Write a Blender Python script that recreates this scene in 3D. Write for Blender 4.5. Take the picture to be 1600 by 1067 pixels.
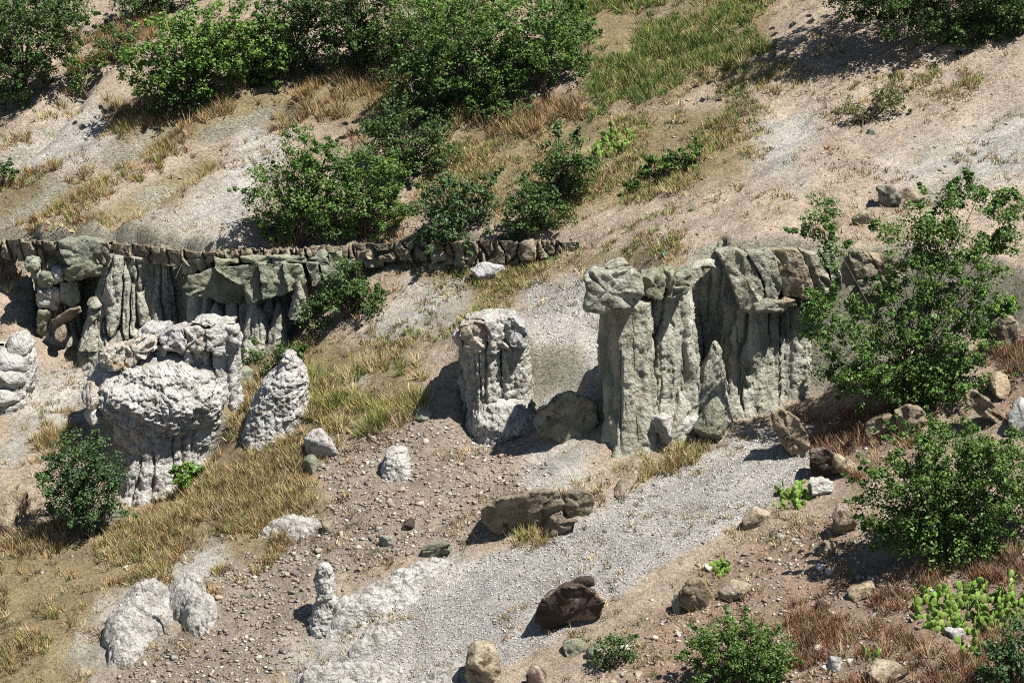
import bpy, bmesh, math, random
import numpy as np
from mathutils import Vector, Euler

for o in list(bpy.data.objects):
    bpy.data.objects.remove(o)
rng = np.random.default_rng(11)
random.seed(11)
scene = bpy.context.scene
COL = scene.collection

# ------------------------------------------------------------------ camera
PITCH = math.radians(16.0)
DIST = 95.0
FPX = 5700.0                      # focal length in photo pixels (photo is 1600 wide)
CP, SP = math.cos(PITCH), math.sin(PITCH)
CAM = np.array([0.0, -DIST * CP, DIST * SP])
cam_d = bpy.data.cameras.new('camera')
cam_d.sensor_width = 36.0
cam_d.lens = 36.0 * FPX / 1600.0
cam_d.clip_start = 1.0
cam_d.clip_end = 2000.0
cam = bpy.data.objects.new('camera', cam_d)
cam.location = CAM
cam.rotation_euler = (math.pi / 2 - PITCH, 0, 0)
COL.objects.link(cam)
scene.camera = cam

# ------------------------------------------------------------------ light
SUN_EL = math.radians(61.0)
SUN_AZ = math.radians(124.0)      # clockwise from +Y (away from the camera) towards +X (right)
tosun = Vector((math.sin(SUN_AZ) * math.cos(SUN_EL), math.cos(SUN_AZ) * math.cos(SUN_EL), math.sin(SUN_EL)))
world = bpy.data.worlds.new('World')
scene.world = world
world.use_nodes = True
wn = world.node_tree
sky = wn.nodes.new('ShaderNodeTexSky')
sky.sky_type = 'NISHITA'
sky.sun_disc = False
sky.sun_elevation = SUN_EL
sky.sun_rotation = SUN_AZ
sky.altitude = 900.0
sky.dust_density = 0.4
bg = wn.nodes['Background']
bg.inputs['Strength'].default_value = 0.05
wn.links.new(sky.outputs['Color'], bg.inputs['Color'])
sl = bpy.data.lights.new('sun', 'SUN')
sl.energy = 5.0
sl.angle = math.radians(0.5)
sl.color = (1.0, 0.965, 0.91)
sun = bpy.data.objects.new('sun', sl)
sun.rotation_euler = (-tosun).to_track_quat('-Z', 'Y').to_euler()
sun.location = (40, -30, 60)
COL.objects.link(sun)
scene.view_settings.view_transform = 'Standard'
scene.view_settings.look = 'None'
scene.view_settings.gamma = 1.0
scene.view_settings.exposure = 0.9
scene.render.engine = 'CYCLES'
scene.cycles.use_denoising = False
scene.cycles.filter_width = 1.0
scene.cycles.max_bounces = 4
scene.cycles.diffuse_bounces = 1

# ------------------------------------------------------------------ noise
def _h(ix, iy, iz, seed):
    with np.errstate(over='ignore'):
        h = (ix.astype(np.uint32) * np.uint32(374761393) + iy.astype(np.uint32) * np.uint32(668265263)
             + iz.astype(np.uint32) * np.uint32(2147483647) + np.uint32((seed * 1013904223) & 0xffffffff))
        h = (h ^ (h >> np.uint32(13))) * np.uint32(1274126177)
        h = (h ^ (h >> np.uint32(15))) * np.uint32(2246822519)
        h = h ^ (h >> np.uint32(16))
    return h.astype(np.float64) / 4294967295.0

def vnoise(x, y, z, seed=0):
    """value noise in -1..1"""
    x, y, z = np.broadcast_arrays(np.asarray(x, float), np.asarray(y, float), np.asarray(z, float))
    fx, fy, fz = np.floor(x), np.floor(y), np.floor(z)
    ix, iy, iz = fx.astype(np.int64), fy.astype(np.int64), fz.astype(np.int64)
    tx, ty, tz = x - fx, y - fy, z - fz
    tx = tx * tx * tx * (tx * (tx * 6 - 15) + 10)
    ty = ty * ty * ty * (ty * (ty * 6 - 15) + 10)
    tz = tz * tz * tz * (tz * (tz * 6 - 15) + 10)
    def g(a, b, c):
        return _h(ix + a, iy + b, iz + c, seed)
    x00 = g(0, 0, 0) * (1 - tx) + g(1, 0, 0) * tx
    x10 = g(0, 1, 0) * (1 - tx) + g(1, 1, 0) * tx
    x01 = g(0, 0, 1) * (1 - tx) + g(1, 0, 1) * tx
    x11 = g(0, 1, 1) * (1 - tx) + g(1, 1, 1) * tx
    return ((x00 * (1 - ty) + x10 * ty) * (1 - tz) + (x01 * (1 - ty) + x11 * ty) * tz) * 2 - 1

def fbm(x, y, z=0.0, octv=4, seed=0, gain=0.5):
    s, a, f, n = 0.0, 1.0, 1.0, 0.0
    for i in range(octv):
        s = s + a * vnoise(np.asarray(x) * f + 17.3 * i, np.asarray(y) * f - 9.1 * i, np.asarray(z) * f + 5.7 * i, seed + i)
        n += a
        a *= gain
        f *= 2.03
    return s / n

def worley(x, y, z, seed=0):
    fx, fy, fz = np.floor(x).astype(np.int64), np.floor(y).astype(np.int64), np.floor(z).astype(np.int64)
    f1 = np.full(x.shape, 9.0)
    f2 = np.full(x.shape, 9.0)
    idn = np.zeros(x.shape)
    for a in (-1, 0, 1):
        for b in (-1, 0, 1):
            for c in (-1, 0, 1):
                ix, iy, iz = fx + a, fy + b, fz + c
                r = _h(ix, iy, iz, seed)
                d = np.sqrt((ix + r - x) ** 2 + (iy + _h(ix, iy, iz, seed + 1) - y) ** 2
                            + (iz + _h(ix, iy, iz, seed + 2) - z) ** 2)
                near = d < f1
                f2 = np.where(near, f1, np.minimum(f2, d))
                idn = np.where(near, r, idn)
                f1 = np.where(near, d, f1)
    return f1, f2, idn

def sstep(a, b, v):
    t = np.clip((v - a) / (b - a), 0, 1)
    return t * t * (3 - 2 * t)

# ------------------------------------------------------------------ photo geometry -> places on the hill
GX, GY = 0.28, 0.38               # general fall of the hillside: down to the left and towards the viewer

def ray(px, py):
    px, py = np.asarray(px, float), np.asarray(py, float)
    a, b = (px - 800.0) / FPX, (533.5 - py) / FPX
    d = np.stack([a, CP + b * SP, -SP + b * CP], -1)
    return d

def base_pt(px, py):
    d = ray(px, py)
    # z = GX x + GY y
    t = (GX * CAM[0] + GY * CAM[1] - CAM[2]) / (d[..., 2] - GX * d[..., 0] - GY * d[..., 1])
    return CAM + d * t[..., None]

def project(p):
    q = p - CAM
    w = q[..., 1] * CP - q[..., 2] * SP
    return 800 + FPX * q[..., 0] / w, 533.5 - FPX * (q[..., 1] * SP + q[..., 2] * CP) / w

def at_y(px, py, y):
    """the point seen at (px,py) standing at depth y"""
    d = ray(px, py)
    return CAM + d * ((y - CAM[1]) / d[..., 1])[..., None]

def mpp(y):
    return (y - CAM[1]) / FPX / CP * 0.97

CLIFFS = [   # (photo x, y of the top edge, y of the foot)
    (7.5, [(-400, 376, 400), (0, 376, 404), (46, 376, 412), (62, 376, 515), (110, 378, 535), (170, 380, 545), (250, 388, 555), (300, 395, 560),
      (400, 400, 540), (470, 398, 500), (535, 388, 440), (600, 382, 412), (760, 380, 412), (890, 378, 396), (960, 385, 387), (975, 386, 386)]),
    (6.0, [(985, 560, 560), (1010, 452, 690), (1076, 452, 690), (1086, 395, 600), (1126, 375, 570), (1134, 402, 645), (1290, 400, 625), (1400, 405, 580), (1500, 425, 540), (1650, 440, 520), (2000, 440, 500)]),
    (3.5, [(138, 640, 640), (185, 575, 755), (260, 560, 740), (318, 565, 690), (345, 600, 650), (362, 625, 625)]),
    (2.5, [(716, 600, 600), (740, 530, 675), (810, 530, 670), (850, 545, 625), (905, 550, 610), (925, 570, 575), (935, 572, 572)]),
]
BIAS = (0.8, 0.5, 0.5, 0.5)          # share of each step that lies below the general slope
_cl = []
for ci, (L, pts) in enumerate(CLIFFS):
    a = np.array(pts, float)
    bias = BIAS[ci]
    m = base_pt(a[:, 0], a[:, 2] * (1 - bias) + a[:, 1] * bias)
    h = (a[:, 2] - a[:, 1]) * mpp(m[:, 1]) / CP
    gx_ = np.arange(-60.0, 60.0, 0.1)
    gh = np.interp(gx_, m[:, 0], h)
    prof = [gh]
    for sg in (0.5, 1.8):
        kk = np.exp(-0.5 * (np.arange(-80, 81) * 0.1 / sg) ** 2)
        prof.append(np.convolve(np.pad(gh, 80, mode='edge'), kk / kk.sum(), 'valid'))
    gyy = np.interp(gx_, m[:, 0], m[:, 1])
    kk = np.exp(-0.5 * (np.arange(-80, 81) * 0.1 / 1.3) ** 2)
    gyb = np.convolve(np.pad(gyy, 80, mode='edge'), kk / kk.sum(), 'valid')
    _cl.append((L, gx_, gyy, gyb, prof))
GULLY = [[(125, 130), (95, 180), (60, 215), (-40, 285)], [(320, 195), (250, 225), (180, 262), (110, 310), (-40, 360)], [(440, 185), (345, 240), (290, 290), (225, 345), (190, 372)], [(1260, 140), (1240, 220), (1180, 300), (1120, 380)]]
_gl = [base_pt(np.array([a for a, b in g], float), np.array([b for a, b in g], float))[:, :2] for g in GULLY]
_s0 = base_pt(np.array([1230.0, 700.0]), np.array([720.0, 1040.0]))
_fd = (_s0[1] - _s0[0])[:2]
_fd = _fd / np.linalg.norm(_fd)   # the way the scree runs, seen from above

def height_fn(x, y):
    z = GX * x + GY * y
    for ci, (L, gx_, gyy, gyb, prof) in enumerate(_cl):
        yb_ = np.interp(x, gx_, gyb)
        yy = yb_ + (np.interp(x, gx_, gyy) - yb_) * np.exp(-((y - yb_) / 1.5) ** 2)
        sd = y - yy - (0.35 if ci == 0 else 0.55) + 0.12 * vnoise(x * 1.3, 0 * x, 0 * x, 5)
        h0, h1_, h2_ = (np.interp(x, gx_, q_) for q_ in prof)
        a_ = np.abs(sd)
        hh = h0 + (h1_ - h0) * sstep(0.2, 1.3, a_) + (h2_ - h1_) * sstep(1.2, 4.0, a_)
        z = z + hh * (sstep(-0.22, 0.22, sd) - BIAS[ci]) * np.exp(-(np.abs(sd) / L) ** 1.4)
    q = x * (-_fd[1]) + y * _fd[0]
    r = x * _fd[0] + y * _fd[1]
    w = 0.6 * vnoise(x * 0.25, y * 0.25, 3.3, 21)
    z = z + 0.16 * fbm(x * 0.22, y * 0.22, 0.0, 3, 31)
    g = vnoise((q + w) * 0.55, r * 0.05, 0.0, 41)
    up = sstep(2.0, 7.0, y)
    z = z - (0.10 + 0.32 * up) * (1 - np.abs(g)) ** 2.5
    z = z + 0.06 * vnoise((q + w) * 2.1, r * 0.25, 0.0, 43)
    rl = 1 - np.abs(vnoise((q + 0.35 * vnoise(x * 0.8, y * 0.8, 1.7, 44)) * 2.6, r * 0.16, 0.0, 45))
    z = z - 0.17 * rl ** 3 * (0.35 + 0.65 * up)
    for gi, gp in enumerate(_gl):
        dm = np.full(x.shape, 1e9)
        for k in range(len(gp) - 1):
            e = gp[k + 1] - gp[k]
            t = np.clip(((x - gp[k, 0]) * e[0] + (y - gp[k, 1]) * e[1]) / (e @ e), 0, 1)
            dm = np.minimum(dm, (x - gp[k, 0] - t * e[0]) ** 2 + (y - gp[k, 1] - t * e[1]) ** 2)
        am = 1.05 if gi < 3 else 0.25
        z = z - am * np.exp(-dm / 0.30) + 0.45 * am * np.exp(-dm / 2.2)
    z = z + 0.08 * fbm(x * 1.1, y * 1.1, 0.0, 2, 51)
    z = z + 0.055 * fbm(x * 2.7, y * 2.7, 0.0, 2, 61, 0.6)
    return z

def grade(a, b, step, out, k=1.16):
    v = list(np.arange(a, b + 1e-6, step))
    s, p, lo = step, a, []
    while p > -out:
        s *= k; p -= s; lo.append(p)
    s, p, hi = step, v[-1], []
    while p < out:
        s *= k; p += s; hi.append(p)
    return np.array(lo[::-1] + v + hi)

XS = grade(-16.5, 16.5, 0.078, 320.0)
YS = grade(-17.5, 22.5, 0.078, 320.0)
XX, YY = np.meshgrid(XS, YS)
ZZ = height_fn(XX, YY)

def zlook(x, y):
    i = np.clip(np.searchsorted(XS, x) - 1, 0, len(XS) - 2)
    j = np.clip(np.searchsorted(YS, y) - 1, 0, len(YS) - 2)
    u = (x - XS[i]) / (XS[i + 1] - XS[i])
    v = (y - YS[j]) / (YS[j + 1] - YS[j])
    return ((ZZ[j, i] * (1 - u) + ZZ[j, i + 1] * u) * (1 - v) + (ZZ[j + 1, i] * (1 - u) + ZZ[j + 1, i + 1] * u) * v)

_T = np.arange(68.0, 150.0, 0.08)
def ground(px, py):
    """where the sight line of a photo pixel meets the hillside"""
    px, py = np.atleast_1d(np.asarray(px, float)), np.atleast_1d(np.asarray(py, float))
    d = ray(px, py)
    P = CAM + d[:, None, :] * _T[None, :, None]
    under = P[..., 2] < zlook(P[..., 0], P[..., 1])
    k = np.argmax(under, 1)
    t1 = _T[np.maximum(k - 1, 0)]
    t2 = _T[k]
    for _ in range(8):
        tm = (t1 + t2) / 2
        q = CAM + d * tm[:, None]
        u = q[:, 2] < zlook(q[:, 0], q[:, 1])
        t2 = np.where(u, tm, t2)
        t1 = np.where(u, t1, tm)
    return CAM + d * t2[:, None]

def g1(px, py):
    return ground(px, py)[0]

# ------------------------------------------------------------------ materials
def new_mat(name):
    m = bpy.data.materials.new(name)
    m.use_nodes = True
    nt = m.node_tree
    b = nt.nodes['Principled BSDF']
    b.inputs['Specular IOR Level'].default_value = 0.25
    b.inputs['Roughness'].default_value = 0.9
    return m, nt, b

def N(nt, t, **kw):
    n = nt.nodes.new(t)
    for k, v in kw.items():
        setattr(n, k, v)
    return n

def ramp(nt, fac, stops):
    r = N(nt, 'ShaderNodeValToRGB')
    e = r.color_ramp.elements
    e[0].position, e[0].color = stops[0][0], (*stops[0][1], 1)
    e[1].position, e[1].color = stops[-1][0], (*stops[-1][1], 1)
    for p, c in stops[1:-1]:
        k = e.new(p)
        k.color = (*c, 1)
    nt.links.new(fac, r.inputs['Fac'])
    return r.outputs['Color']

def noise_node(nt, vec, scale, detail=6, rough=0.6, dist=0.0):
    n = N(nt, 'ShaderNodeTexNoise')
    n.inputs['Scale'].default_value = scale
    n.inputs['Detail'].default_value = detail
    n.inputs['Roughness'].default_value = rough
    n.inputs['Distortion'].default_value = dist
    nt.links.new(vec, n.inputs['Vector'])
    return n.outputs['Fac']

def mix(nt, fac, a, b, mode='MIX'):
    m = N(nt, 'ShaderNodeMix', data_type='RGBA', blend_type=mode)
    for s, v in (('Factor_Float', fac), ('A_Color', a), ('B_Color', b)):
        sock = next(i for i in m.inputs if i.identifier == s)
        if hasattr(v, 'is_linked') or hasattr(v, 'links'):
            nt.links.new(v, sock)
        elif isinstance(v, (int, float)):
            sock.default_value = v
        else:
            sock.default_value = (*v, 1)
    return next(o for o in m.outputs if o.identifier == 'Result_Color')

def mapping(nt, vec, scale):
    m = N(nt, 'ShaderNodeMapping')
    m.inputs['Scale'].default_value = scale
    nt.links.new(vec, m.inputs['Vector'])
    return m.outputs['Vector']

def S(r, g, b):
    """sRGB 0..255 -> linear"""
    f = lambda c: c / 12.92 if c <= 0.04045 else ((c + 0.055) / 1.055) ** 2.4
    return tuple(f(v / 255.0) for v in (r, g, b))

def rock_mat(name, stops, scale=2.2, bump=0.5, streak=None, lichen=None, vein=None, fine=38.0):
    m, nt, b = new_mat(name)
    geo = N(nt, 'ShaderNodeNewGeometry')
    pos = geo.outputs['Position']
    f = noise_node(nt, pos, scale, 9, 0.68)
    c = ramp(nt, f, stops)
    if streak:                    # dark run-off stains down the face
        col, amt = streak
        s = noise_node(nt, mapping(nt, pos, (4.5, 4.5, 0.35)), 1.0, 5, 0.6)
        sr = ramp(nt, s, [(0.48, (0, 0, 0)), (0.66, (amt,) * 3)])
        c = mix(nt, sr, c, col)
    sp = noise_node(nt, pos, fine, 3, 0.7)
    spr = ramp(nt, sp, [(0.30, (0.52,) * 3), (0.47, (0.95,) * 3), (0.72, (1.18,) * 3)])
    c = mix(nt, 1.0, c, spr, 'MULTIPLY')
    if lichen:
        for (col, lo, hi, sc) in lichen:
            l = noise_node(nt, pos, sc, 6, 0.62, 0.4)
            lr = ramp(nt, l, [(lo, (0, 0, 0)), (hi, (1, 1, 1))])
            c = mix(nt, lr, c, col)
    at = N(nt, 'ShaderNodeAttribute', attribute_name='Col')
    c = mix(nt, 1.0, c, at.outputs['Color'], 'MULTIPLY')
    nt.links.new(c, b.inputs['Base Color'])
    h1 = noise_node(nt, pos, 7.0, 10, 0.72)
    v = N(nt, 'ShaderNodeTexVoronoi', feature='F1')
    v.inputs['Scale'].default_value = 13.0
    nt.links.new(pos, v.inputs['Vector'])
    ad = N(nt, 'ShaderNodeMath', operation='MULTIPLY_ADD')
    nt.links.new(v.outputs['Distance'], ad.inputs[0])
    ad.inputs[1].default_value = 0.35
    nt.links.new(h1, ad.inputs[2])
    bp = N(nt, 'ShaderNodeBump')
    bp.inputs['Strength'].default_value = bump
    bp.inputs['Distance'].default_value = 0.12
    nt.links.new(ad.outputs[0], bp.inputs['Height'])
    nt.links.new(bp.outputs['Normal'], b.inputs['Normal'])
    return m

M = {}
M['white'] = rock_mat('white_tuff', [(0.30, S(132, 126, 116)), (0.47, S(182, 178, 170)), (0.70, S(206, 203, 198))], 2.6, 1.0,
                      lichen=[(S(116, 108, 96), 0.57, 0.70, 3.1)])
M['white_lichen'] = rock_mat('white_tuff_orange_lichen', [(0.30, S(138, 122, 104)), (0.48, S(186, 176, 162)), (0.70, S(206, 202, 195))], 2.4, 1.0,
                             lichen=[(S(160, 138, 108), 0.56, 0.64, 2.3), (S(196, 140, 50), 0.66, 0.69, 3.2), (S(105, 98, 86), 0.60, 0.68, 5.0)])
M['grey'] = rock_mat('grey_ash_wall', [(0.30, S(120, 118, 104)), (0.50, S(166, 164, 148)), (0.72, S(194, 191, 178))], 1.7, 0.85,
                     streak=(S(112, 108, 94), 0.6))
M['grey_pale'] = rock_mat('pale_ash', [(0.30, S(150, 148, 140)), (0.50, S(184, 182, 174)), (0.72, S(205, 203, 197))], 1.5, 0.4)
M['green'] = rock_mat('greenish_sandstone', [(0.30, S(102, 104, 88)), (0.50, S(138, 140, 120)), (0.72, S(164, 162, 144))], 1.6, 0.7,
                      streak=(S(96, 98, 80), 0.5), lichen=[(S(150, 136, 108), 0.60, 0.70, 1.4)])
M['brown'] = rock_mat('brown_weathered_rock', [(0.28, S(92, 84, 70)), (0.50, S(142, 130, 110)), (0.72, S(172, 160, 140))], 2.2, 0.7,
                      streak=(S(84, 78, 66), 0.6), lichen=[(S(122, 122, 94), 0.58, 0.68, 2.0)])
M['cap'] = rock_mat('grey_lichened_rock', [(0.28, S(96, 94, 82)), (0.48, S(146, 144, 126)), (0.72, S(184, 178, 164))], 2.6, 0.8,
                    lichen=[(S(92, 90, 78), 0.56, 0.64, 4.0), (S(196, 192, 178), 0.62, 0.68, 7.0)])
M['lichen_brown'] = rock_mat('dark_lichened_boulder', [(0.30, S(108, 94, 82)), (0.50, S(150, 134, 118)), (0.72, S(178, 164, 148))], 3.0, 0.7,
                             lichen=[(S(72, 60, 52), 0.42, 0.50, 1.9), (S(172, 164, 152), 0.66, 0.71, 6.0)])
M['rust'] = rock_mat('rusty_lichened_rock', [(0.28, S(96, 84, 68)), (0.50, S(156, 142, 118)), (0.72, S(188, 178, 158))], 2.8, 0.8,
                     lichen=[(S(84, 72, 58), 0.55, 0.62, 3.0), (S(190, 154, 72), 0.66, 0.70, 3.6)])

def col_mat(name, rough=0.9, trans=0.0, spec=0.2, bump=0.0, speck=0.0, var=None):
    """material whose colour is the per-piece colour attribute"""
    m, nt, b = new_mat(name)
    at = N(nt, 'ShaderNodeAttribute', attribute_name='Col')
    c = at.outputs['Color']
    b.inputs['Roughness'].default_value = rough
    b.inputs['Specular IOR Level'].default_value = spec
    geo = N(nt, 'ShaderNodeNewGeometry')
    if speck:
        f = noise_node(nt, geo.outputs['Position'], speck, 4, 0.7)
        r = ramp(nt, f, [(0.3, (0.6,) * 3), (0.5, (1.0,) * 3), (0.72, (1.25,) * 3)])
        c = mix(nt, 1.0, c, r, 'MULTIPLY')
    nt.links.new(c, b.inputs['Base Color'])
    if bump:
        h = noise_node(nt, geo.outputs['Position'], 14.0, 8, 0.7)
        bp = N(nt, 'ShaderNodeBump')
        bp.inputs['Strength'].default_value = bump
        bp.inputs['Distance'].default_value = 0.05
        nt.links.new(h, bp.inputs['Height'])
        nt.links.new(bp.outputs['Normal'], b.inputs['Normal'])
    if trans:
        tr = N(nt, 'ShaderNodeBsdfTranslucent')
        nt.links.new(c, tr.inputs['Color'])
        ms = N(nt, 'ShaderNodeMixShader')
        ms.inputs[0].default_value = trans
        nt.links.new(b.outputs[0], ms.inputs[1])
        nt.links.new(tr.outputs[0], ms.inputs[2])
        nt.links.new(ms.outputs[0], nt.nodes['Material Output'].inputs['Surface'])
    return m

M['leaf'] = col_mat('leaf', 0.5, 0.28, 0.35)
M['bark'] = col_mat('bark', 0.9, 0, 0.1, 0.5, 20.0)
M['grass'] = col_mat('grass_blade', 0.75, 0.08, 0.15)
M['stone'] = col_mat('loose_stone', 0.92, 0, 0.2, 0.5, 16.0)
M['cactus'] = col_mat('cactus_pad', 0.55, 0.05, 0.3, 0.15, 30.0)
M['bag'] = col_mat('plastic', 0.35, 0.2, 0.4)

# ------------------------------------------------------------------ object helpers
def mk_mesh(name, V, F, col=None, smooth=False, mat=None):
    V = np.ascontiguousarray(V, np.float32)
    F = np.ascontiguousarray(F, np.int32)
    me = bpy.data.meshes.new(name)
    me.vertices.add(len(V))
    me.vertices.foreach_set('co', V.ravel())
    k = F.shape[1]
    me.loops.add(F.size)
    me.loops.foreach_set('vertex_index', F.ravel())
    me.polygons.add(len(F))
    me.polygons.foreach_set('loop_start', np.arange(0, F.size, k, dtype=np.int32))
    if smooth:
        me.polygons.foreach_set('use_smooth', np.ones(len(F), bool))
    me.update(calc_edges=True)
    if col is None:
        col = np.ones((len(V), 3))
    col = np.asarray(col, float)
    if col.ndim == 1:
        col = np.tile(col, (len(V), 1))
    a = me.color_attributes.new('Col', 'FLOAT_COLOR', 'POINT')
    a.data.foreach_set('color', np.concatenate([col, np.ones((len(V), 1))], 1).astype(np.float32).ravel())
    if mat:
        me.materials.append(mat)
    return me

def link(name, me, parent=None, loc=None):
    o = bpy.data.objects.new(name, me)
    COL.objects.link(o)
    if parent is not None:
        o.parent = parent
        if me is not None and loc is None:
            pass
    if loc is not None:
        o.location = loc
    return o

def empty(name, loc, label, cat, group=None):
    o = bpy.data.objects.new(name, None)
    o.location = Vector([float(v) for v in loc])
    o.empty_display_size = 0.2
    COL.objects.link(o)
    tag(o, label, cat, group)
    return o

def tag(o, label, cat, group=None, kind=None):
    o['label'] = label
    o['category'] = cat
    if group:
        o['group'] = group
    if kind:
        o['kind'] = kind
    return o

def put(name, V, F, mat, root=None, col=None, smooth=True, label=None, cat=None, group=None):
    """mesh object from world-space vertices; under root (an Empty) or top-level with its origin at its base"""
    V = np.asarray(V, float)
    if root is not None:
        org = np.array(root.location)
        me = mk_mesh(name, V - org, F, col, smooth, mat)
        o = link(name, me, root)
    else:
        org = np.array([V[:, 0].mean(), V[:, 1].mean(), V[:, 2].min()])
        me = mk_mesh(name, V - org, F, col, smooth, mat)
        o = link(name, me, None, org)
        tag(o, label, cat, group)
    return o

# ------------------------------------------------------------------ zones of the hillside (outlines in photo coordinates)
def poly_d(px, py, poly):
    """signed distance (photo pixels) to a polygon, negative inside"""
    p = np.array(poly, float)
    d = np.full(px.shape, 1e18)
    ins = np.zeros(px.shape, bool)
    n = len(p)
    for i in range(n):
        ax, ay = p[i]
        bx, by = p[(i + 1) % n]
        ex, ey = bx - ax, by - ay
        wx, wy = px - ax, py - ay
        t = np.clip((wx * ex + wy * ey) / (ex * ex + ey * ey + 1e-9), 0, 1)
        d = np.minimum(d, (wx - ex * t) ** 2 + (wy - ey * t) ** 2)
        c = ((ay <= py) & (by > py)) | ((by <= py) & (ay > py))
        with np.errstate(divide='ignore', invalid='ignore'):
            xi = ax + (py - ay) * ex / (ey if ey != 0 else 1e-9)
        ins ^= c & (px < xi)
    return np.where(ins, -1, 1) * np.sqrt(d)

def zone(px, py, polys, soft=18.0, warp=26.0, seed=1):
    w = fbm(px / 55.0, py / 42.0, 0.0, 4, seed, 0.6) * warp
    m = np.zeros(px.shape)
    for poly in polys:
        p = np.array(poly, float)
        bb = (px > p[:, 0].min() - 70) & (px < p[:, 0].max() + 70) & (py > p[:, 1].min() - 70) & (py < p[:, 1].max() + 70)
        if not bb.any():
            continue
        d = poly_d(px[bb], py[bb], poly) + w[bb]
        m[bb] = np.maximum(m[bb], sstep(soft, -soft, d))
    return m

ZN = {
 'scree': [[(1235, 650), (1290, 715), (1190, 790), (1020, 890), (850, 1000), (740, 1090), (420, 1090), (560, 990), (700, 885), (860, 835), (1000, 755), (1120, 690)],
           [(820, 440), (930, 430), (940, 600), (900, 690), (820, 640), (815, 480)]],
 'ash': [[(640, 440), (720, 430), (705, 480), (610, 560), (575, 575), (590, 510)],
         [(0, 700), (60, 590), (165, 560), (150, 640), (60, 690), (0, 745)], [(160, 520), (340, 520), (330, 570), (160, 580)],
         [(390, 205), (450, 215), (410, 290), (370, 365), (215, 368), (300, 290)], [(140, 170), (190, 205), (120, 270), (10, 280), (-60, 280), (30, 220)],
         [(1190, 180), (1260, 190), (1250, 290), (1180, 290)], [(1380, 260), (1640, 140), (1640, 280), (1420, 300)],
         [(160, 960), (340, 860), (350, 885), (220, 1000), (120, 1090), (110, 1050)], [(500, 975), (700, 860), (740, 890), (560, 1000), (460, 1067), (440, 1040)],
         [(840, 700), (950, 690), (900, 750), (820, 770)]],
 'sand': [[(0, 180), (110, 120), (150, 170), (60, 260), (0, 270)], [(160, 330), (330, 210), (430, 190), (300, 300), (200, 370), (100, 372), (20, 350)],
          [(900, 330), (1200, 200), (1300, 80), (1640, 60), (1640, 430), (1100, 420), (880, 430)], [(240, 372), (620, 370), (620, 384), (300, 392)],
          [(1040, 160), (1230, 110), (1200, 180), (1080, 185)]],
 'olive': [[(640, 420), (930, 395), (1040, 370), (1060, 400), (840, 440), (700, 520), (560, 590), (500, 560), (620, 500), (720, 470)],
           [(720, 190), (1190, 175), (1190, 260), (1000, 320), (900, 340), (700, 340), (620, 300)],
           [(900, -60), (1240, -60), (1190, 90), (1000, 170), (900, 160)], [(170, 160), (620, 100), (570, 200), (350, 195), (290, 225), (170, 230)],
           [(0, 275), (160, 260), (170, 300), (0, 345)], [(120, 352), (330, 245), (340, 265), (230, 352)],
           [(-80, 870), (180, 800), (330, 735), (490, 660), (500, 790), (400, 905), (240, 915), (160, 1000), (120, 1100), (-80, 1100)],
           [(470, 520), (660, 560), (650, 650), (570, 700), (470, 700), (330, 720), (290, 710), (380, 560)]],
 'rubble': [[(480, 700), (660, 640), (830, 690), (860, 740), (760, 800), (740, 850), (560, 900), (440, 880), (520, 780)],
            [(330, 880), (490, 860), (480, 1000), (380, 1090), (140, 1090), (330, 960)]],
 'red': [[(1250, 640), (1430, 630), (1420, 690), (1340, 760), (1270, 700)], [(1540, 520), (1660, 480), (1660, 660), (1560, 640)],
         [(1160, 850), (1340, 780), (1360, 870), (1660, 850), (1660, 1100), (960, 1100), (1010, 960)]],
}
GC = {'base': S(165, 149, 131), 'scree': S(165, 161, 155), 'ash': S(172, 168, 160), 'sand': S(172, 156, 139), 'olive': S(138, 124, 94),
      'rubble': S(150, 137, 122), 'red': S(144, 124, 107)}

# ------------------------------------------------------------------ the hillside: one sheet
gm, nt, b = new_mat('hillside_soil')
geo = N(nt, 'ShaderNodeNewGeometry')
pos = geo.outputs['Position']
at = N(nt, 'ShaderNodeAttribute', attribute_name='Col')
c = at.outputs['Color']
f1 = noise_node(nt, pos, 1.3, 8, 0.65)
c = mix(nt, 1.0, c, ramp(nt, f1, [(0.3, (0.78, 0.76, 0.72)), (0.5, (1, 1, 1)), (0.7, (1.13, 1.12, 1.10))]), 'MULTIPLY')
f2 = noise_node(nt, pos, 17.0, 5, 0.75)
c = mix(nt, 1.0, c, ramp(nt, f2, [(0.33, (0.55, 0.54, 0.54)), (0.46, (0.95, 0.95, 0.95)), (0.7, (1.22, 1.2, 1.17))]), 'MULTIPLY')
vo = N(nt, 'ShaderNodeTexVoronoi', feature='F1')              # pebbles too small to build
vo.inputs['Scale'].default_value = 19.0
nt.links.new(pos, vo.inputs['Vector'])
sx_ = N(nt, 'ShaderNodeSeparateColor')
nt.links.new(vo.outputs['Color'], sx_.inputs[0])
c = mix(nt, 1.0, c, ramp(nt, sx_.outputs[0], [(0.0, (0.62, 0.61, 0.60)), (0.35, (0.92, 0.92, 0.92)), (1.0, (1.18, 1.17, 1.15))]), 'MULTIPLY')
nt.links.new(c, b.inputs['Base Color'])
h1 = noise_node(nt, pos, 8.0, 10, 0.78)
hv = N(nt, 'ShaderNodeMath', operation='MULTIPLY_ADD')
nt.links.new(vo.outputs['Distance'], hv.inputs[0])
hv.inputs[1].default_value = -0.22
nt.links.new(h1, hv.inputs[2])
bp = N(nt, 'ShaderNodeBump')
bp.inputs['Strength'].default_value = 1.0
bp.inputs['Distance'].default_value = 0.13
nt.links.new(hv.outputs[0], bp.inputs['Height'])
nt.links.new(bp.outputs['Normal'], b.inputs['Normal'])

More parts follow.
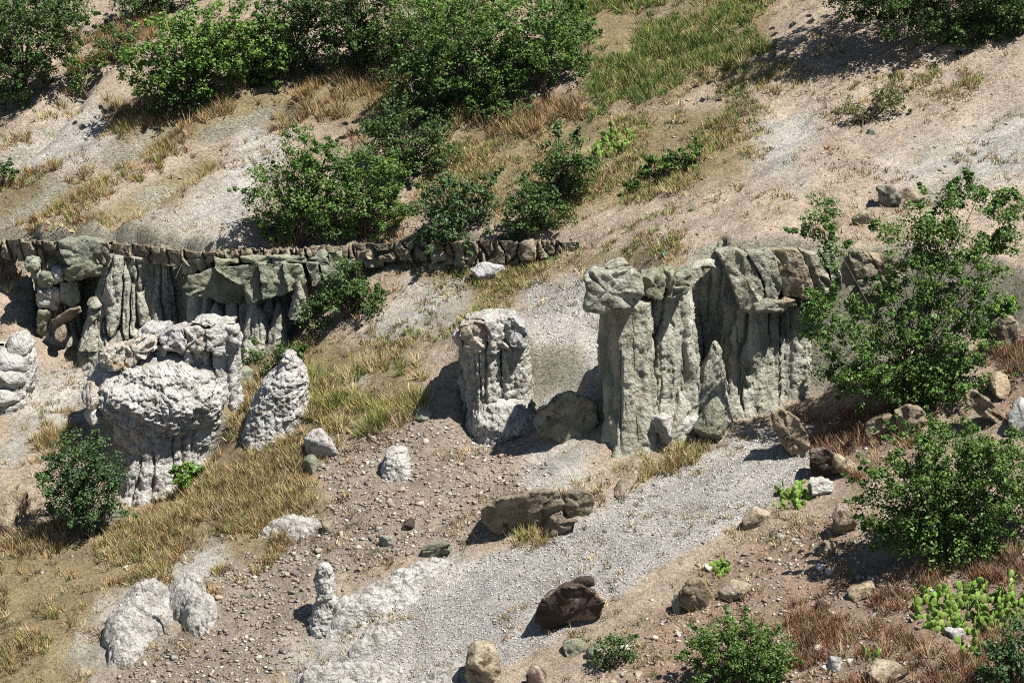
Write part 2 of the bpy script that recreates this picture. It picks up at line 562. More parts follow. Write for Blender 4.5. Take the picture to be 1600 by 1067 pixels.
ny, nx = XX.shape
TV = np.stack([XX.ravel(), YY.ravel(), ZZ.ravel()], 1)
tpx, tpy = project(TV)
tpx = np.clip(tpx, -3000, 5000)
tpy = np.clip(tpy, -3000, 5000)
tcol = np.tile(np.array(GC['base']), (len(TV), 1))
for zi, (k, sf, wp) in enumerate((('sand', 20, 24), ('olive', 18, 30), ('red', 20, 30), ('rubble', 18, 26), ('scree', 14, 20), ('ash', 30, 40))):
    m = zone(tpx, tpy, ZN[k], sf, wp, 100 + zi)
    tcol = tcol * (1 - m[:, None]) + np.array(GC[k]) * m[:, None]
gy_, gx__ = np.gradient(ZZ, YS, XS)
steep = sstep(1.35, 2.4, np.hypot(gx__, gy_)).ravel()[:, None]      # bare rock shows where the ground is too steep for soil
tcol = tcol * (1 - steep) + np.array(S(158, 154, 138)) * steep
var = 1 + 0.16 * fbm(TV[:, 0] * 0.9, TV[:, 1] * 0.9, 0, 4, 77)
sq, sr = TV[:, 0] * (-_fd[1]) + TV[:, 1] * _fd[0], TV[:, 0] * _fd[0] + TV[:, 1] * _fd[1]
var = var * (1 + 0.20 * fbm((sq + .3 * vnoise(TV[:, 0] * .5, TV[:, 1] * .5, 2.2, 78)) * 1.5, sr * 0.09, 0, 4, 79, .65))    # washed streaks down the slope
tcol = tcol * var[:, None]
ii = np.arange(ny * nx).reshape(ny, nx)
TF = np.stack([ii[:-1, :-1].ravel(), ii[:-1, 1:].ravel(), ii[1:, 1:].ravel(), ii[1:, :-1].ravel()], 1)
hill = link('hillside', mk_mesh('hillside', TV, TF, tcol, True, gm))
hill['kind'] = 'structure'
hill['label'] = 'bare eroded hillside of tan soil and grey scree falling to the left'

# ------------------------------------------------------------------ rock builders
def loft(name, rows, root, mat, yf=None, foot=None, depth=1.5, n=150, step=0.042, expo=2.8, flute=0.0, fw=0.28, rough=0.05, rs=0.45,
         crack=0.0, cs=0.32, lay=0.0, seed=0, dome=0.25, col=None, lean=0.0, yaw=0.0, **kw):
    """upright rock body: rows of (photo y, left x, right x[, front offset m, depth m]) from the foot up, at depth yf"""
    n = int(n * .84)
    step *= 1.12
    if yf is None:
        fx, fy = foot if foot else ((rows[0][1] + rows[0][2]) / 2, rows[0][0])
        yf = g1(fx, fy)[1]
    R = np.array([(r[0], r[1], r[2], r[3] if len(r) > 3 else 0.0, r[4] if len(r) > 4 else depth) for r in rows], float)
    z = at_y(R[:, 0] * 0 + 800, R[:, 0], np.full(len(R), yf))[:, 2]
    xl = at_y(R[:, 1], R[:, 0], np.full(len(R), yf))[:, 0]
    xr = at_y(R[:, 2], R[:, 0], np.full(len(R), yf))[:, 0]
    m = max(8, int((z[-1] - z[0]) / step))
    zz = np.linspace(z[0], z[-1], m)
    def ip(v):
        o = np.interp(zz, z, v)
        k = max(1, m // 22)
        ker = np.ones(2 * k + 1) / (2 * k + 1)
        return np.convolve(np.pad(o, k, mode='edge'), ker, 'valid')
    XL, XR, YO, DP = ip(xl), ip(xr), ip(R[:, 3]), ip(R[:, 4])
    th = np.linspace(-math.pi, math.pi, 16000, endpoint=False)
    ux = np.sign(np.cos(th)) * np.abs(np.cos(th)) ** (2 / expo)
    uy = np.sign(np.sin(th)) * np.abs(np.sin(th)) ** (2 / expo)
    A0, B0 = (XR - XL).mean() / 2, DP.mean() / 2
    seg = np.hypot(np.diff(np.append(ux, ux[0])) * A0, np.diff(np.append(uy, uy[0])) * B0) * np.where(uy < 0.35, 3.0, 1.0)
    cum = np.concatenate([[0], np.cumsum(seg)])
    ti = np.interp(np.linspace(0, cum[-1], n, endpoint=False), cum, np.arange(16001))
    k0 = np.floor(ti).astype(int) % 16000
    ux, uy = ux[k0], uy[k0]
    if yaw:                                          # turned about its axis, width kept
        rx_, ry_ = A0 * ux * math.cos(yaw) - B0 * uy * math.sin(yaw), A0 * ux * math.sin(yaw) + B0 * uy * math.cos(yaw)
        ux, uy = rx_ / np.abs(rx_).max(), ry_ / np.abs(ry_).max()
    tx, ty = np.roll(ux, -1) - np.roll(ux, 1), np.roll(uy, -1) - np.roll(uy, 1)
    hn = np.stack([ty * B0, -tx * A0], 1)
    nx_, ny_ = ty * B0, -tx * A0
    l = np.hypot(nx_, ny_) + 1e-9
    nx_, ny_ = nx_ / l, ny_ / l
    cx, a = (XL + XR) / 2, (XR - XL) / 2
    bb = DP / 2
    X = cx[:, None] + a[:, None] * ux[None]
    Y = (yf + YO + bb)[:, None] + bb[:, None] * uy[None]
    Z = np.repeat(zz[:, None], n, 1)
    NX, NY = np.repeat(nx_[None], m, 0), np.repeat(ny_[None], m, 0)
    # close the top with shrinking rings
    tops = []
    wtop = min(a[-1], bb[-1])
    for s, dz in ((0.93, 0.10), (0.80, 0.45), (0.6, 0.75), (0.35, 0.95), (0.1, 1.0)):
        X = np.vstack([X, (cx[-1] + a[-1] * ux * s)[None]])
        Y = np.vstack([Y, (yf + YO[-1] + bb[-1] + bb[-1] * uy * s)[None]])
        Z = np.vstack([Z, np.full((1, n), zz[-1] + dz * dome * wtop)])
        NX = np.vstack([NX, (nx_ * s * 0.6)[None]])
        NY = np.vstack([NY, (ny_ * s * 0.6)[None]])
    D = np.zeros_like(X)
    so = seed * 13.7
    hfrac = np.clip((Z - z[0]) / (z[-1] - z[0]), 0, 1)
    if flute:
        wob = 0.10 * vnoise(X * 1.5, Z * 0.8, so, 3) + 0.05 * vnoise(X * 5, Z * 2.5, so, 4)
        wob = wob + .30 * vnoise(X * .9 + so, Y * .9, 0.0, seed + 9)
        g = vnoise((X + wob) / fw + so, (Y + wob) / fw, Z * 0.10 + so, seed + 1)
        g2 = vnoise((X + wob) / fw * 2.3 + so, (Y + wob) / fw * 2.3, Z * 0.25, seed + 2)
        mod = np.clip(.45 + .9 * vnoise(X * 1.1, Z * .45, so, seed + 8), 0, 1)
        D -= flute * (2.0 * np.clip(1 - np.abs(g) / .22, 0, 1) ** .8 * mod + 0.5 * np.clip(1 - np.abs(g) * 1.6, 0, 1) + 0.35 * np.clip(1 - np.abs(g2) * 2, 0, 1) * mod) * sstep(-0.05, 0.35, hfrac)
        g3 = vnoise(X / fw * 0.4 + so, Y / fw * 0.4, Z * 0.08, seed + 6)
        D += flute * 0.9 * g3
        D += .028 * fbm(X / .11 + so, Y / .11, Z / .11, 3, seed + 7, .7)
        D -= .05 * np.clip(1 - np.abs(fbm(X * .5 + so, Y * .5, Z * 1.5, 3, seed + 10)) / .05, 0, 1)
    if rough:
        D += rough * 1.6 * fbm(X / rs + so, Y / rs, Z / rs, 5, seed + 11, 0.58)
    if lay:
        lz = vnoise(X * 0.25 + so, Y * 0.25, Z * 3.2 + 0.5 * vnoise(X, Y, so, 9), seed + 21)
        D += lay * sstep(-0.25, 0.25, lz) - lay * 0.5
    if crack:
        q = 0.25 * vnoise(X * 2.2, Y * 2.2, Z * 2.2, seed + 5)
        f1_, f2_, idc = worley((X + q) / (cs * 1.5) + so, (Y + q) / (cs * 1.5), (Z + q + .25 * X) / (cs * 0.6), seed + 31)
        D += crack * .6 * (sstep(0.0, 0.16, f2_ - f1_) - 1.0) + crack * 0.6 * (idc - 0.5)
        D += crack * .8 * fbm(X / .16 + so, Y / .16, Z / .09, 3, seed + 35, .6)
        bl = np.abs(vnoise(X / .34 + so + q, Y / .34, Z / .15 + .3 * X, seed + 36)) + .5 * np.abs(vnoise(X / .15 + so, Y / .15, Z / .08, seed + 37))
        D += crack * 1.5 * (np.minimum(bl, .45) - .3)
    X = X + NX * D
    Y = Y + NY * D + lean * (Z - z[0])
    Z = Z + 0.35 * rough * fbm(X / rs, Y / rs, Z / rs + 7, 3, seed + 41)
    V = np.stack([X.ravel(), Y.ravel(), Z.ravel()], 1)
    mm = len(X)
    idx = np.arange(mm * n).reshape(mm, n)
    nxt = np.roll(idx, -1, 1)
    F = np.stack([idx[:-1].ravel(), nxt[:-1].ravel(), nxt[1:].ravel(), idx[1:].ravel()], 1)
    return put(name, V, F, mat, root, col, True, **kw)

_ico = {}
def ico(k):
    if k not in _ico:
        bm = bmesh.new()
        bmesh.ops.create_icosphere(bm, subdivisions=k, radius=1.0)
        bm.verts.ensure_lookup_table()
        _ico[k] = (np.array([v.co[:] for v in bm.verts]), np.array([[v.index for v in f.verts] for f in bm.faces]))
        bm.free()
    return _ico[k]

def boulder_mesh(seed, k=4, planes=9, lo=0.4, hi=0.78):
    r = np.random.default_rng(seed)
    V, F = ico(k)
    V = V.copy()
    for _ in range(planes):
        nrm = r.normal(size=3)
        nrm /= np.linalg.norm(nrm)
        d = r.uniform(lo, hi)
        s = V @ nrm - d
        V -= np.clip(s, 0, None)[:, None] * nrm
    for _ in range(26):                            # chipped corners
        nrm = r.normal(size=3)
        nrm /= np.linalg.norm(nrm)
        s = V @ nrm
        d = s.max() * r.uniform(.84, .97)
        V -= np.clip(s - d, 0, None)[:, None] * nrm
    return V, F

def boulder(name, x0, y0, x1, y1, mat, root=None, seed=1, yf=None, depth=None, rough=0.05, rs=0.5, crack=0.0, cs=0.35, lo=0.38, hi=0.74, sink=0.2,
            tilt=0.0, k=None, col=None, flat=False, **kw):
    """angular rock filling a photo box; stands on the hillside at the foot of the box unless yf is given"""
    if yf is None:
        yf = g1((x0 + x1) / 2, y1)[1]
    A = at_y(np.array([x0, x1, (x0 + x1) / 2, (x0 + x1) / 2]), np.array([y1, y1, y1, y0]), np.full(4, yf))
    w, h = A[1, 0] - A[0, 0], A[3, 2] - A[2, 2]
    dp = depth or (w + h) * 0.5
    if k is None:
        k = 5 if max(x1 - x0, y1 - y0) > 85 else (4 if max(x1 - x0, y1 - y0) > 34 else 3)
    V, F = boulder_mesh(seed, k, lo=lo, hi=hi)
    if tilt:
        ct, st = math.cos(tilt), math.sin(tilt)
        V = V * np.array([1.5, 1.0, 0.75])
        V = np.stack([V[:, 0] * ct - V[:, 2] * st, V[:, 1], V[:, 0] * st + V[:, 2] * ct], 1)
    mn, mx = V.min(0), V.max(0)
    V = (V - (mn + mx) / 2) / (mx - mn)
    V = V * np.array([w, dp, h * (1 + sink)])
    V = V + np.array([A[2, 0], yf + dp * 0.42, A[2, 2] + h * (1 - sink) / 2])
    nrm = V - V.mean(0)
    nrm /= np.linalg.norm(nrm, axis=1)[:, None] + 1e-9
    so = seed * 3.1
    D = rough * 1.5 * fbm(V[:, 0] / rs + so, V[:, 1] / rs, V[:, 2] / rs, 5, seed, 0.6)
    if crack:
        f1_, f2_, idc = worley(V[:, 0] / cs + so, V[:, 1] / cs, V[:, 2] / (cs * 0.7), seed + 3)
        D += crack * .6 * (sstep(0, 0.2, f2_ - f1_) - 1) + crack * .6 * (idc - 0.5)
    D += .5 * rough * fbm(V[:, 0] / .13 + so, V[:, 1] / .13, V[:, 2] / .10, 3, seed + 5, .6)
    V = V + nrm * D[:, None]
    return put(name, V, F, mat, root, col, not flat, **kw)

def poly_block(name, poly, yf, depth, root, mat, seed=0, bev=0.05, jit=0.10, rough=0.03, L=0.13, col=None, crack=0.0, back=0.9, lean=0.0, grow=1.05, irr=.05, bulge=1.0, **kw):
    """block with a traced front outline, its own depth and rounded, chipped edges"""
    r = np.random.default_rng(seed + 900)
    p = np.array(poly, float)
    p = p.mean(0) + (p - p.mean(0)) * grow
    mid = (p + np.roll(p, -1, 0)) / 2                 # broken, uneven edges
    el = np.linalg.norm(np.roll(p, -1, 0) - p, axis=1)[:, None]
    mid = mid + r.normal(size=p.shape) * el * irr
    p = np.stack([p + r.normal(size=p.shape) * .6, mid], 1).reshape(-1, 2)
    if ((p[:, 0] * np.roll(p[:, 1], -1)) - (np.roll(p[:, 0], -1) * p[:, 1])).sum() < 0:
        p = p[::-1]
    fr = at_y(p[:, 0], p[:, 1], np.full(len(p), yf))
    fr[:, 1] += r.uniform(-jit, jit, len(p))
    if lean:
        fr[:, 1] += lean * (fr[:, 2].max() - fr[:, 2])
    c0 = fr.mean(0)
    bk = (fr - c0) * back + c0
    bk[:, 1] = yf + depth + r.uniform(-jit, jit, len(p))
    bk[:, 2] -= .16 * depth
    bm = bmesh.new()
    a = [bm.verts.new(v) for v in fr]
    b_ = [bm.verts.new(v) for v in bk]
    # bulging front centre
    cf = bm.verts.new(c0 + np.array([r.uniform(-.1, .1), (-0.01 - r.uniform(0, .10)) * bulge, r.uniform(-.05, .08)]))
    nn = len(a)
    for i in range(nn):
        j = (i + 1) % nn
        bm.faces.new((a[i], cf, a[j]))
        bm.faces.new((a[i], a[j], b_[j], b_[i]))
    bm.faces.new(b_[::-1])
    bmesh.ops.recalc_face_normals(bm, faces=bm.faces[:])
    rim = [e for e in bm.edges if cf not in e.verts]
    try:
        bmesh.ops.bevel(bm, geom=rim, offset=bev * .4, segments=1, affect='EDGES', profile=0.6, clamp_overlap=True)
    except Exception:
        pass
    bmesh.ops.triangulate(bm, faces=bm.faces[:])
    for _ in range(4):
        e = [e for e in bm.edges if e.calc_length() > L]
        if not e or len(bm.faces) > 2600:
            break
        bmesh.ops.subdivide_edges(bm, edges=e, cuts=1)
        bmesh.ops.triangulate(bm, faces=bm.faces[:])
    bm.normal_update()
    bm.verts.ensure_lookup_table()
    V = np.array([v.co[:] for v in bm.verts])
    NN = np.array([v.normal[:] for v in bm.verts])
    F = np.array([[v.index for v in f.verts] for f in bm.faces])
    bm.free()
    so = seed * 2.3
    D = rough * 1.6 * fbm(V[:, 0] / .35 + so, V[:, 1] / .35, V[:, 2] / .35, 4, seed, 0.6)
    if crack:
        f1_, f2_, idc = worley(V[:, 0] / .4 + so, V[:, 1] / .4, V[:, 2] / .3, seed + 3)
        D += crack * (sstep(0, 0.2, f2_ - f1_) - 1)
    V = V + NN * D[:, None]
    return put(name, V, F, mat, root, col, False, **kw)

def tint(seed, a=0.12):
    r = np.random.default_rng(seed + 5000)
    k = 1 + r.uniform(-a, a)
    return np.array([k * (1 + r.uniform(-.04, .04)), k, k * (1 + r.uniform(-.05, .05))])

def ridge(name, path, root, mat, seed=0, n=26, rough=.10, crack=.085, col=None, **kw):
    """low rock rib lying along the ground: path of (photo x, photo y, half width m, height m)"""
    a = np.array(path, float)
    G = ground(a[:, 0], a[:, 1])
    L = np.concatenate([[0], np.cumsum(np.linalg.norm(np.diff(G[:, :2], axis=0), axis=1))])
    m = max(12, int(L[-1] / .035))
    t = np.linspace(0, L[-1], m)
    cx, cy = np.interp(t, L, G[:, 0]), np.interp(t, L, G[:, 1])
    hw, hh = np.interp(t, L, a[:, 2]), np.interp(t, L, a[:, 3])
    ends = np.sqrt(np.clip(np.minimum(t, L[-1] - t) / .35, 0, 1))
    dx, dy = np.gradient(cx), np.gradient(cy)
    l = np.hypot(dx, dy) + 1e-9
    sx, sy = -dy / l, dx / l
    u = np.linspace(-1, 1, n)
    wv = 1 + .35 * fbm(t * 1.7, u * 0 if False else t * 0, seed, 3, seed)
    X = cx[:, None] + sx[:, None] * (hw * wv)[:, None] * u
    Y = cy[:, None] + sy[:, None] * (hw * wv)[:, None] * u
    prof = np.sqrt(np.clip(1 - np.abs(u) ** 2.4, 0, 1))
    hn = hh * ends * (1 + .5 * fbm(t * 1.3, 3.0, seed, 3, seed + 3))
    Z = zlook(X, Y) - .12 + prof[None] * (hn[:, None] + .12)
    D = rough * 1.5 * fbm(X / .4, Y / .4, Z / .4 + seed, 5, seed, .6)
    f1_, f2_, idc = worley(X / .3 + seed, Y / .3, Z / .2, seed + 3)
    D += crack * (sstep(0, .2, f2_ - f1_) - 1) + crack * .8 * (idc - .5)
    Z = Z + D * prof[None]
    Y = Y - D * .5
    idx = np.arange(m * n).reshape(m, n)
    F = np.stack([idx[:-1, :-1].ravel(), idx[:-1, 1:].ravel(), idx[1:, 1:].ravel(), idx[1:, :-1].ravel()], 1)
    return put(name, np.stack([X.ravel(), Y.ravel(), Z.ravel()], 1), F, mat, root, col, True, **kw)

def bed(name, prof, root, mat, seed=0, ahead=None):
    """continuous fractured rock bed along the ledge: prof of (photo x, top y, bottom y, forward offset m)"""
    a = np.array(prof, float)
    gx = a[:, 0]
    x0, x1 = (at_y(np.array([v]), np.array([390.0]), np.array([6.0]))[0, 0] for v in (gx[0], gx[-1]))
    m = int((x1 - x0) / .032)
    px = np.linspace(gx[0], gx[-1], m)
    yl = np.array([LEDGE_Y(v) for v in px])
    tp = np.interp(px, gx, a[:, 1]) + 2.0 * fbm(px / 22., 0, seed, 3, seed)
    bt = np.interp(px, gx, a[:, 2]) + 4.0 * fbm(px / 16., 5, seed, 3, seed + 1)
    fo = np.interp(px, gx, a[:, 3])
    nv = 34
    v = np.linspace(0, 1, nv)
    PY = tp[:, None] * (1 - v) + bt[:, None] * v
    PX = np.repeat(px[:, None], nv, 1)
    YF = np.repeat((yl - fo)[:, None], nv, 1)
    P = at_y(PX, PY, YF)
    X, Z = P[..., 0], P[..., 2]
    wq = .10 * vnoise(X * 3, Z * 3, 0, seed + 2)
    jw = .38 + .2 * vnoise(X * .5, 0, 0, seed + 4)
    f1_, f2_, idc = worley((X + wq) / .40 + .35 * Z, Z / 1.3, X * 0 + .5, seed + 5)
    g1_, g2_, idg = worley((X - wq) / .26 + .35 * Z, Z / .5, X * 0 + .5, seed + 8)
    D = .17 * (idc - .5) + .06 * (idg - .5) - .26 * (1 - sstep(.02, .09, f2_ - f1_)) - .06 * (1 - sstep(0, .10, g2_ - g1_))
    D += .05 * fbm(X / .25, Z / .25, 1.0, 4, seed + 9)
    D += .05 * sstep(.5, .3, v)[None] * sstep(-.2, .3, vnoise(X * .8, 0, 0, seed + 12))      # a thin lip along the top
    Y = YF - D
    # rings behind: over the top edge and under the foot, back into the slope
    X = np.concatenate([X[:, :1], X, X[:, -1:]], 1)
    Y = np.concatenate([Y[:, :1] + .8, Y, Y[:, -1:] + 1.0], 1)
    Z = np.concatenate([Z[:, :1] - .2, Z, Z[:, -1:] + .1], 1)
    n = X.shape[1]
    idx = np.arange(m * n).reshape(m, n)
    F = np.stack([idx[:-1, :-1].ravel(), idx[:-1, 1:].ravel(), idx[1:, 1:].ravel(), idx[1:, :-1].ravel()], 1)
    tn = 1 + .25 * (idc - .5)
    tn = np.concatenate([tn[:, :1], tn, tn[:, -1:]], 1).ravel()
    return put(name, np.stack([X.ravel(), Y.ravel(), Z.ravel()], 1), F, mat, root, np.stack([tn, tn, tn], 1), False)

# ------------------------------------------------------------------ upper ledge (left half of the hill)
lp = g1(300, 470)
ledge = empty('rock_ledge', g1(420, 410), 'long greenish rock ledge of jointed blocks running across the slope', 'rock ledge')
LEDGE_Y = lambda x: float(np.interp(at_y(np.array([x]), np.array([390.0]), np.array([6.0]))[0, 0], _cl[0][1], _cl[0][2]))
blk = [  # outline, forward offset in metres, depth, material
 ([(90, 379), (145, 375), (159, 378), (163, 411), (140, 420), (106, 414), (95, 395)], .75, 1.5, 'green'),
 ([(104, 420), (140, 410), (165, 415), (166, 430), (122, 441), (102, 433)], .85, 1.4, 'green'),
 ([(283, 408), (300, 404), (312, 420), (300, 432), (286, 436)], .35, 1.0, 'cap'), ([(302, 404), (330, 404), (334, 419), (312, 424)], .35, 1.0, 'cap'),
 # the big overhanging greenish shelf
 ([(285, 452), (300, 433), (330, 421), (352, 418), (374, 426), (384, 455), (376, 474), (350, 473), (320, 463), (294, 463)], 0.85, 1.9, 'green'),
 ([(334, 421), (401, 412), (407, 440), (410, 467), (386, 475), (374, 446)], 0.95, 2.0, 'green'),
 ([(403, 413), (438, 411), (450, 440), (448, 459), (412, 467), (408, 442)], 0.9, 1.9, 'green'), ([(441, 412), (470, 414), (480, 438), (471, 455), (451, 456)], 0.85, 1.8, 'green'),
 ([(478, 410), (495, 411), (503, 445), (488, 448)], .8, 1.4, 'green'), ([(498, 411), (530, 411), (536, 434), (507, 439)], .75, 1.4, 'green'),
 ([(480, 396), (508, 392), (513, 409), (484, 411)], .5, 1.2, 'green'), ([(511, 392), (533, 395), (536, 410), (515, 409)], .55, 1.2, 'green'),
 ([(335, 404), (372, 402), (376, 413), (338, 419)], .7, 1.3, 'green'), ([(375, 402), (420, 400), (424, 410), (378, 413)], .7, 1.3, 'green'), ([(423, 400), (476, 400), (478, 409), (427, 410)], .65, 1.3, 'green'),
 ([(540, 404), (566, 404), (568, 422), (545, 424)], .35, 1.0, 'green'), ([(568, 402), (600, 402), (598, 416), (571, 420)], .3, 1.0, 'green'),
 ([(668, 412), (706, 408), (708, 422), (690, 430), (672, 424)], .3, .9, 'green'), ([(708, 405), (735, 402), (738, 420), (712, 424)], .35, .9, 'green'),
]
for i, (p, fo, dp, mt) in enumerate(blk):
    cx = sum(q[0] for q in p) / len(p)
    fo += np.random.default_rng(i).uniform(-.18, .18) if cx < 290 else 0
    poly_block('block', p, LEDGE_Y(cx) - fo, dp + fo, ledge, M[mt], i, 0.03, 0.10, 0.045, L=.10, col=tint(i, .12), crack=0.035, grow=1.03, irr=.03, bulge=.5)
rr = np.random.default_rng(5)
i = 200
bed('bed', [(-60, 376, 404, 0.37), (0, 376, 403, 0.37), (42, 376, 408, 0.37), (70, 377, 418, 0.42), (110, 379, 418, 0.42), (162, 379, 414, 0.57), (245, 386, 412, 0.47), (290, 392, 416, 0.42), (340, 394, 410, 0.47), (480, 388, 411, 0.47), (560, 382, 408, 0.40), (640, 379, 406, 0.32), (700, 378, 413, 0.34), (770, 378, 414, 0.34), (830, 378, 405, 0.32), (905, 379, 391, 0.22)], ledge, M['brown'], 7)
x = 165.0
while x < 880:                                   # single blocks standing proud of the bed
    w = rr.choice([7, 9, 12, 17, 24]) * rr.uniform(.85, 1.2)
    if rr.random() < (.8 if x < 640 else .7):
        x += w * rr.uniform(.6, 1.6)
        continue
    t = float(np.interp(x, [150, 290, 480, 560, 640, 760, 905], [380, 393, 389, 383, 380, 379, 380]))
    bt = float(np.interp(x, [150, 290, 480, 560, 620, 680, 820, 905], [410, 410, 406, 404, 405, 413, 407, 392]))
    if rr.random() < .5:
        t += (bt - t) * rr.uniform(.25, .5)
    else:
        bt -= (bt - t) * rr.uniform(0, .4)
    sk = rr.uniform(-2, 6)
    j3 = lambda a: rr.uniform(-a, a)
    p = [(x, t + j3(2.5)), (x + w - .4, t + j3(2.5)), (x + w - .6 + sk, bt + j3(3)), (x + sk, bt + j3(3))]
    fo = .40 + rr.uniform(-.12, .2)
    mt = rr.choice(['brown', 'brown', 'green', 'cap'])
    poly_block('block', p, LEDGE_Y(x) - fo, .8 + fo, ledge, M[mt], i, 0.02, 0.10, 0.035, L=.12, col=tint(i, .2), crack=.03, irr=.06, bulge=.6)
    x += w
    i += 1

# fluted wall below the ledge
wall = empty('fluted_rock_wall', g1(230, 560), 'grey fluted rock wall under the overhanging greenish ledge at left', 'rock wall')
yw = LEDGE_Y(220)
loft('wall_face', [(572, 118, 292, -.9, 2.6), (520, 122, 290, -.45, 2.1), (470, 135, 288, -.2, 1.8), (430, 150, 284, -.05, 1.6), (402, 160, 282, 0.0, 1.5)], wall, M['grey'],
     yf=yw - .42, n=520, flute=.20, fw=.26, rough=.06, seed=3, dome=.05, crack=.03, cs=.25)
yw2 = LEDGE_Y(370)
loft('wall_face', [(560, 282, 480, -.55, 2.0), (520, 286, 470, -.2, 1.7), (480, 288, 462, .05, 1.5), (440, 290, 460, .1, 1.4)], wall, M['grey'],
     yf=yw2 - .55, n=420, flute=.20, fw=.35, rough=.05, seed=4, dome=.05)
for i, (xa, xb, yt, yb, fo) in enumerate(((300, 318, 474, 530, .8), (316, 358, 478, 532, .95), (345, 372, 488, 545, .75), (374, 420, 474, 560, .95), (415, 450, 478, 560, .8), (455, 480, 440, 500, 1.0), (160, 185, 430, 560, .5), (196, 222, 438, 560, .6))):
    mid = (xa + xb) / 2
    loft('buttress', [(yb, xa - 5, xb + 6, -.15, 1.3), ((yt + yb) / 2, xa + 2, xb - 1, 0, 1.1), (yt + 4, mid - 6, mid + 6, .1, .9), (yt, mid - 3, mid + 4, .15, .8)], wall, M['grey'],
         yf=LEDGE_Y(mid) - fo, n=110, flute=.07, fw=.2, rough=.05, seed=20 + i, dome=.4)

# stacked rounded blocks at the left end of the wall
st = empty('stacked_rock_pillar', g1(85, 528), 'stack of rounded greenish boulders on a fluted stub at left end of ledge', 'rock pillar')
ys = LEDGE_Y(85) - .9
loft('shaft', [(540, 50, 132, -.2, 1.6), (510, 56, 128, 0, 1.4), (440, 60, 124, 0.1, 1.3), (420, 62, 120, .1, 1.2)], st, M['grey'], yf=ys + .25, n=200, flute=.12, fw=.2, rough=.06, seed=31)
for i, (pl, fo) in enumerate((([(58, 452), (75, 448), (92, 450), (94, 470), (90, 486), (62, 484), (56, 468)], .05), ([(92, 442), (110, 438), (124, 442), (126, 470), (118, 482), (94, 480)], .1), ([(57, 436), (66, 425), (80, 426), (84, 444), (78, 452), (60, 450)], .2),
                              ([(82, 420), (98, 418), (100, 440), (86, 444)], .1), ([(98, 420), (118, 416), (122, 436), (112, 442), (98, 440)], .15), ([(38, 406), (50, 402), (60, 408), (58, 426), (42, 428)], .1), ([(46, 424), (58, 422), (62, 438), (50, 440)], .0), ([(60, 486), (78, 484), (82, 500), (64, 530), (58, 520)], .0))):
    poly_block('block', pl, ys - fo, 1.1, st, M['green' if i % 3 else 'white'], 40 + i, .1, .1, .06, L=.08, col=tint(40 + i) * 1.12, crack=.05, lean=.15)
poly_block('tilted_slab', [(80, 506), (92, 494), (108, 484), (123, 481), (125, 490), (112, 503), (96, 514), (83, 516)], ys - .5, .6, None, M['brown'], 52, .05, .06, .03, L=.07, lean=.6, label='tilted flat brown slab leaning against the stacked boulders at left', cat='rock')
boulder('fallen_rock', 84, 510, 104, 532, M['brown'], None, 53, yf=ys - .7, depth=.6, label='small brown rock below the tilted slab at left', cat='rock')
sh = empty('small_hoodoo', g1(145, 530), 'small pale hoodoo with a knobbly head on the ash slope at left', 'hoodoo')
yq = LEDGE_Y(145) - 1.35
loft('shaft', [(545, 120, 166, -.3, 1.3), (515, 130, 160, 0, .9), (490, 136, 158, .05, .8)], sh, M['grey'], yf=yq, n=120, rough=.05, seed=33, crack=.03, flute=.05, fw=.2)
boulder('cap_rock', 134, 470, 159, 486, M['cap'], sh, 54, yf=yq - .05, depth=.8, rough=.05, crack=.05, cs=.2, lo=.75, hi=.97, k=4)
boulder('cap_rock', 135, 482, 158, 502, M['cap'], sh, 55, yf=yq, depth=.8, rough=.05, crack=.05, cs=.2, lo=.75, hi=.97, k=4)

# ------------------------------------------------------------------ white outcrop at left
wo = empty('white_hoodoo_outcrop', g1(240, 775), 'big white knobbly outcrop with orange lichened cap rocks beside the left shrub', 'rock outcrop')
yb = g1(240, 770)[1]
loft('base_wall', [(805, 168, 318, -.45, 3.0), (760, 174, 326, -.2, 2.8), (715, 178, 334, .0, 2.6), (665, 160, 350, .1, 2.4)], wo, M['white'], yf=yb - .3, n=380, flute=.08, fw=.4, rough=.09, rs=.5, crack=.06, cs=.28, lay=.05, seed=61, dome=.05)
loft('bulge', [(684, 180, 318, .15, 3.0), (668, 146, 346, -.1, 3.4), (642, 134, 358, -.25, 3.6), (618, 132, 356, -.1, 3.4), (602, 142, 342, .2, 2.8), (590, 160, 320, .5, 2.4), (582, 172, 300, .8, 2.0)], wo, M['white'], yf=yb - .42, n=520, step=.028, rough=.22, rs=.8, crack=.09, cs=.19, lay=.05, seed=62, dome=.2)
boulder('knob', 122, 604, 158, 640, M['white_lichen'], wo, 64, yf=yb - .3, depth=1.0, rough=.07, crack=.07, cs=.25, lo=.5, hi=.84)
boulder('knob', 128, 640, 160, 664, M['white'], wo, 65, yf=yb - .4, depth=1.0, rough=.07, crack=.07, cs=.25, lo=.5, hi=.84)
for i, (xa, xb, yt, ybm, fo) in enumerate(((164, 212, 566, 604, .65), (198, 250, 548, 604, .8), (252, 296, 545, 625, 1.1), (272, 330, 540, 645, .55), (322, 374, 540, 648, .5))):
    loft('column', ([(790, xa - 26, xb + 2, -.75, 2.2), (705, xa - 16, xb + 4, -.4, 1.9)] if xa > 270 else []) + [(ybm, xa - 6, xb + 6, -.1, 1.6), ((yt + ybm) / 2, xa, xb, 0, 1.3), (yt, xa + 3, xb - 3, .05, 1.2)], wo, M['white'], yf=yb + fo, n=150, flute=.12, fw=.24, rough=.05, crack=.05, cs=.22, seed=70 + i, dome=.1, yaw=.2, expo=3.6)
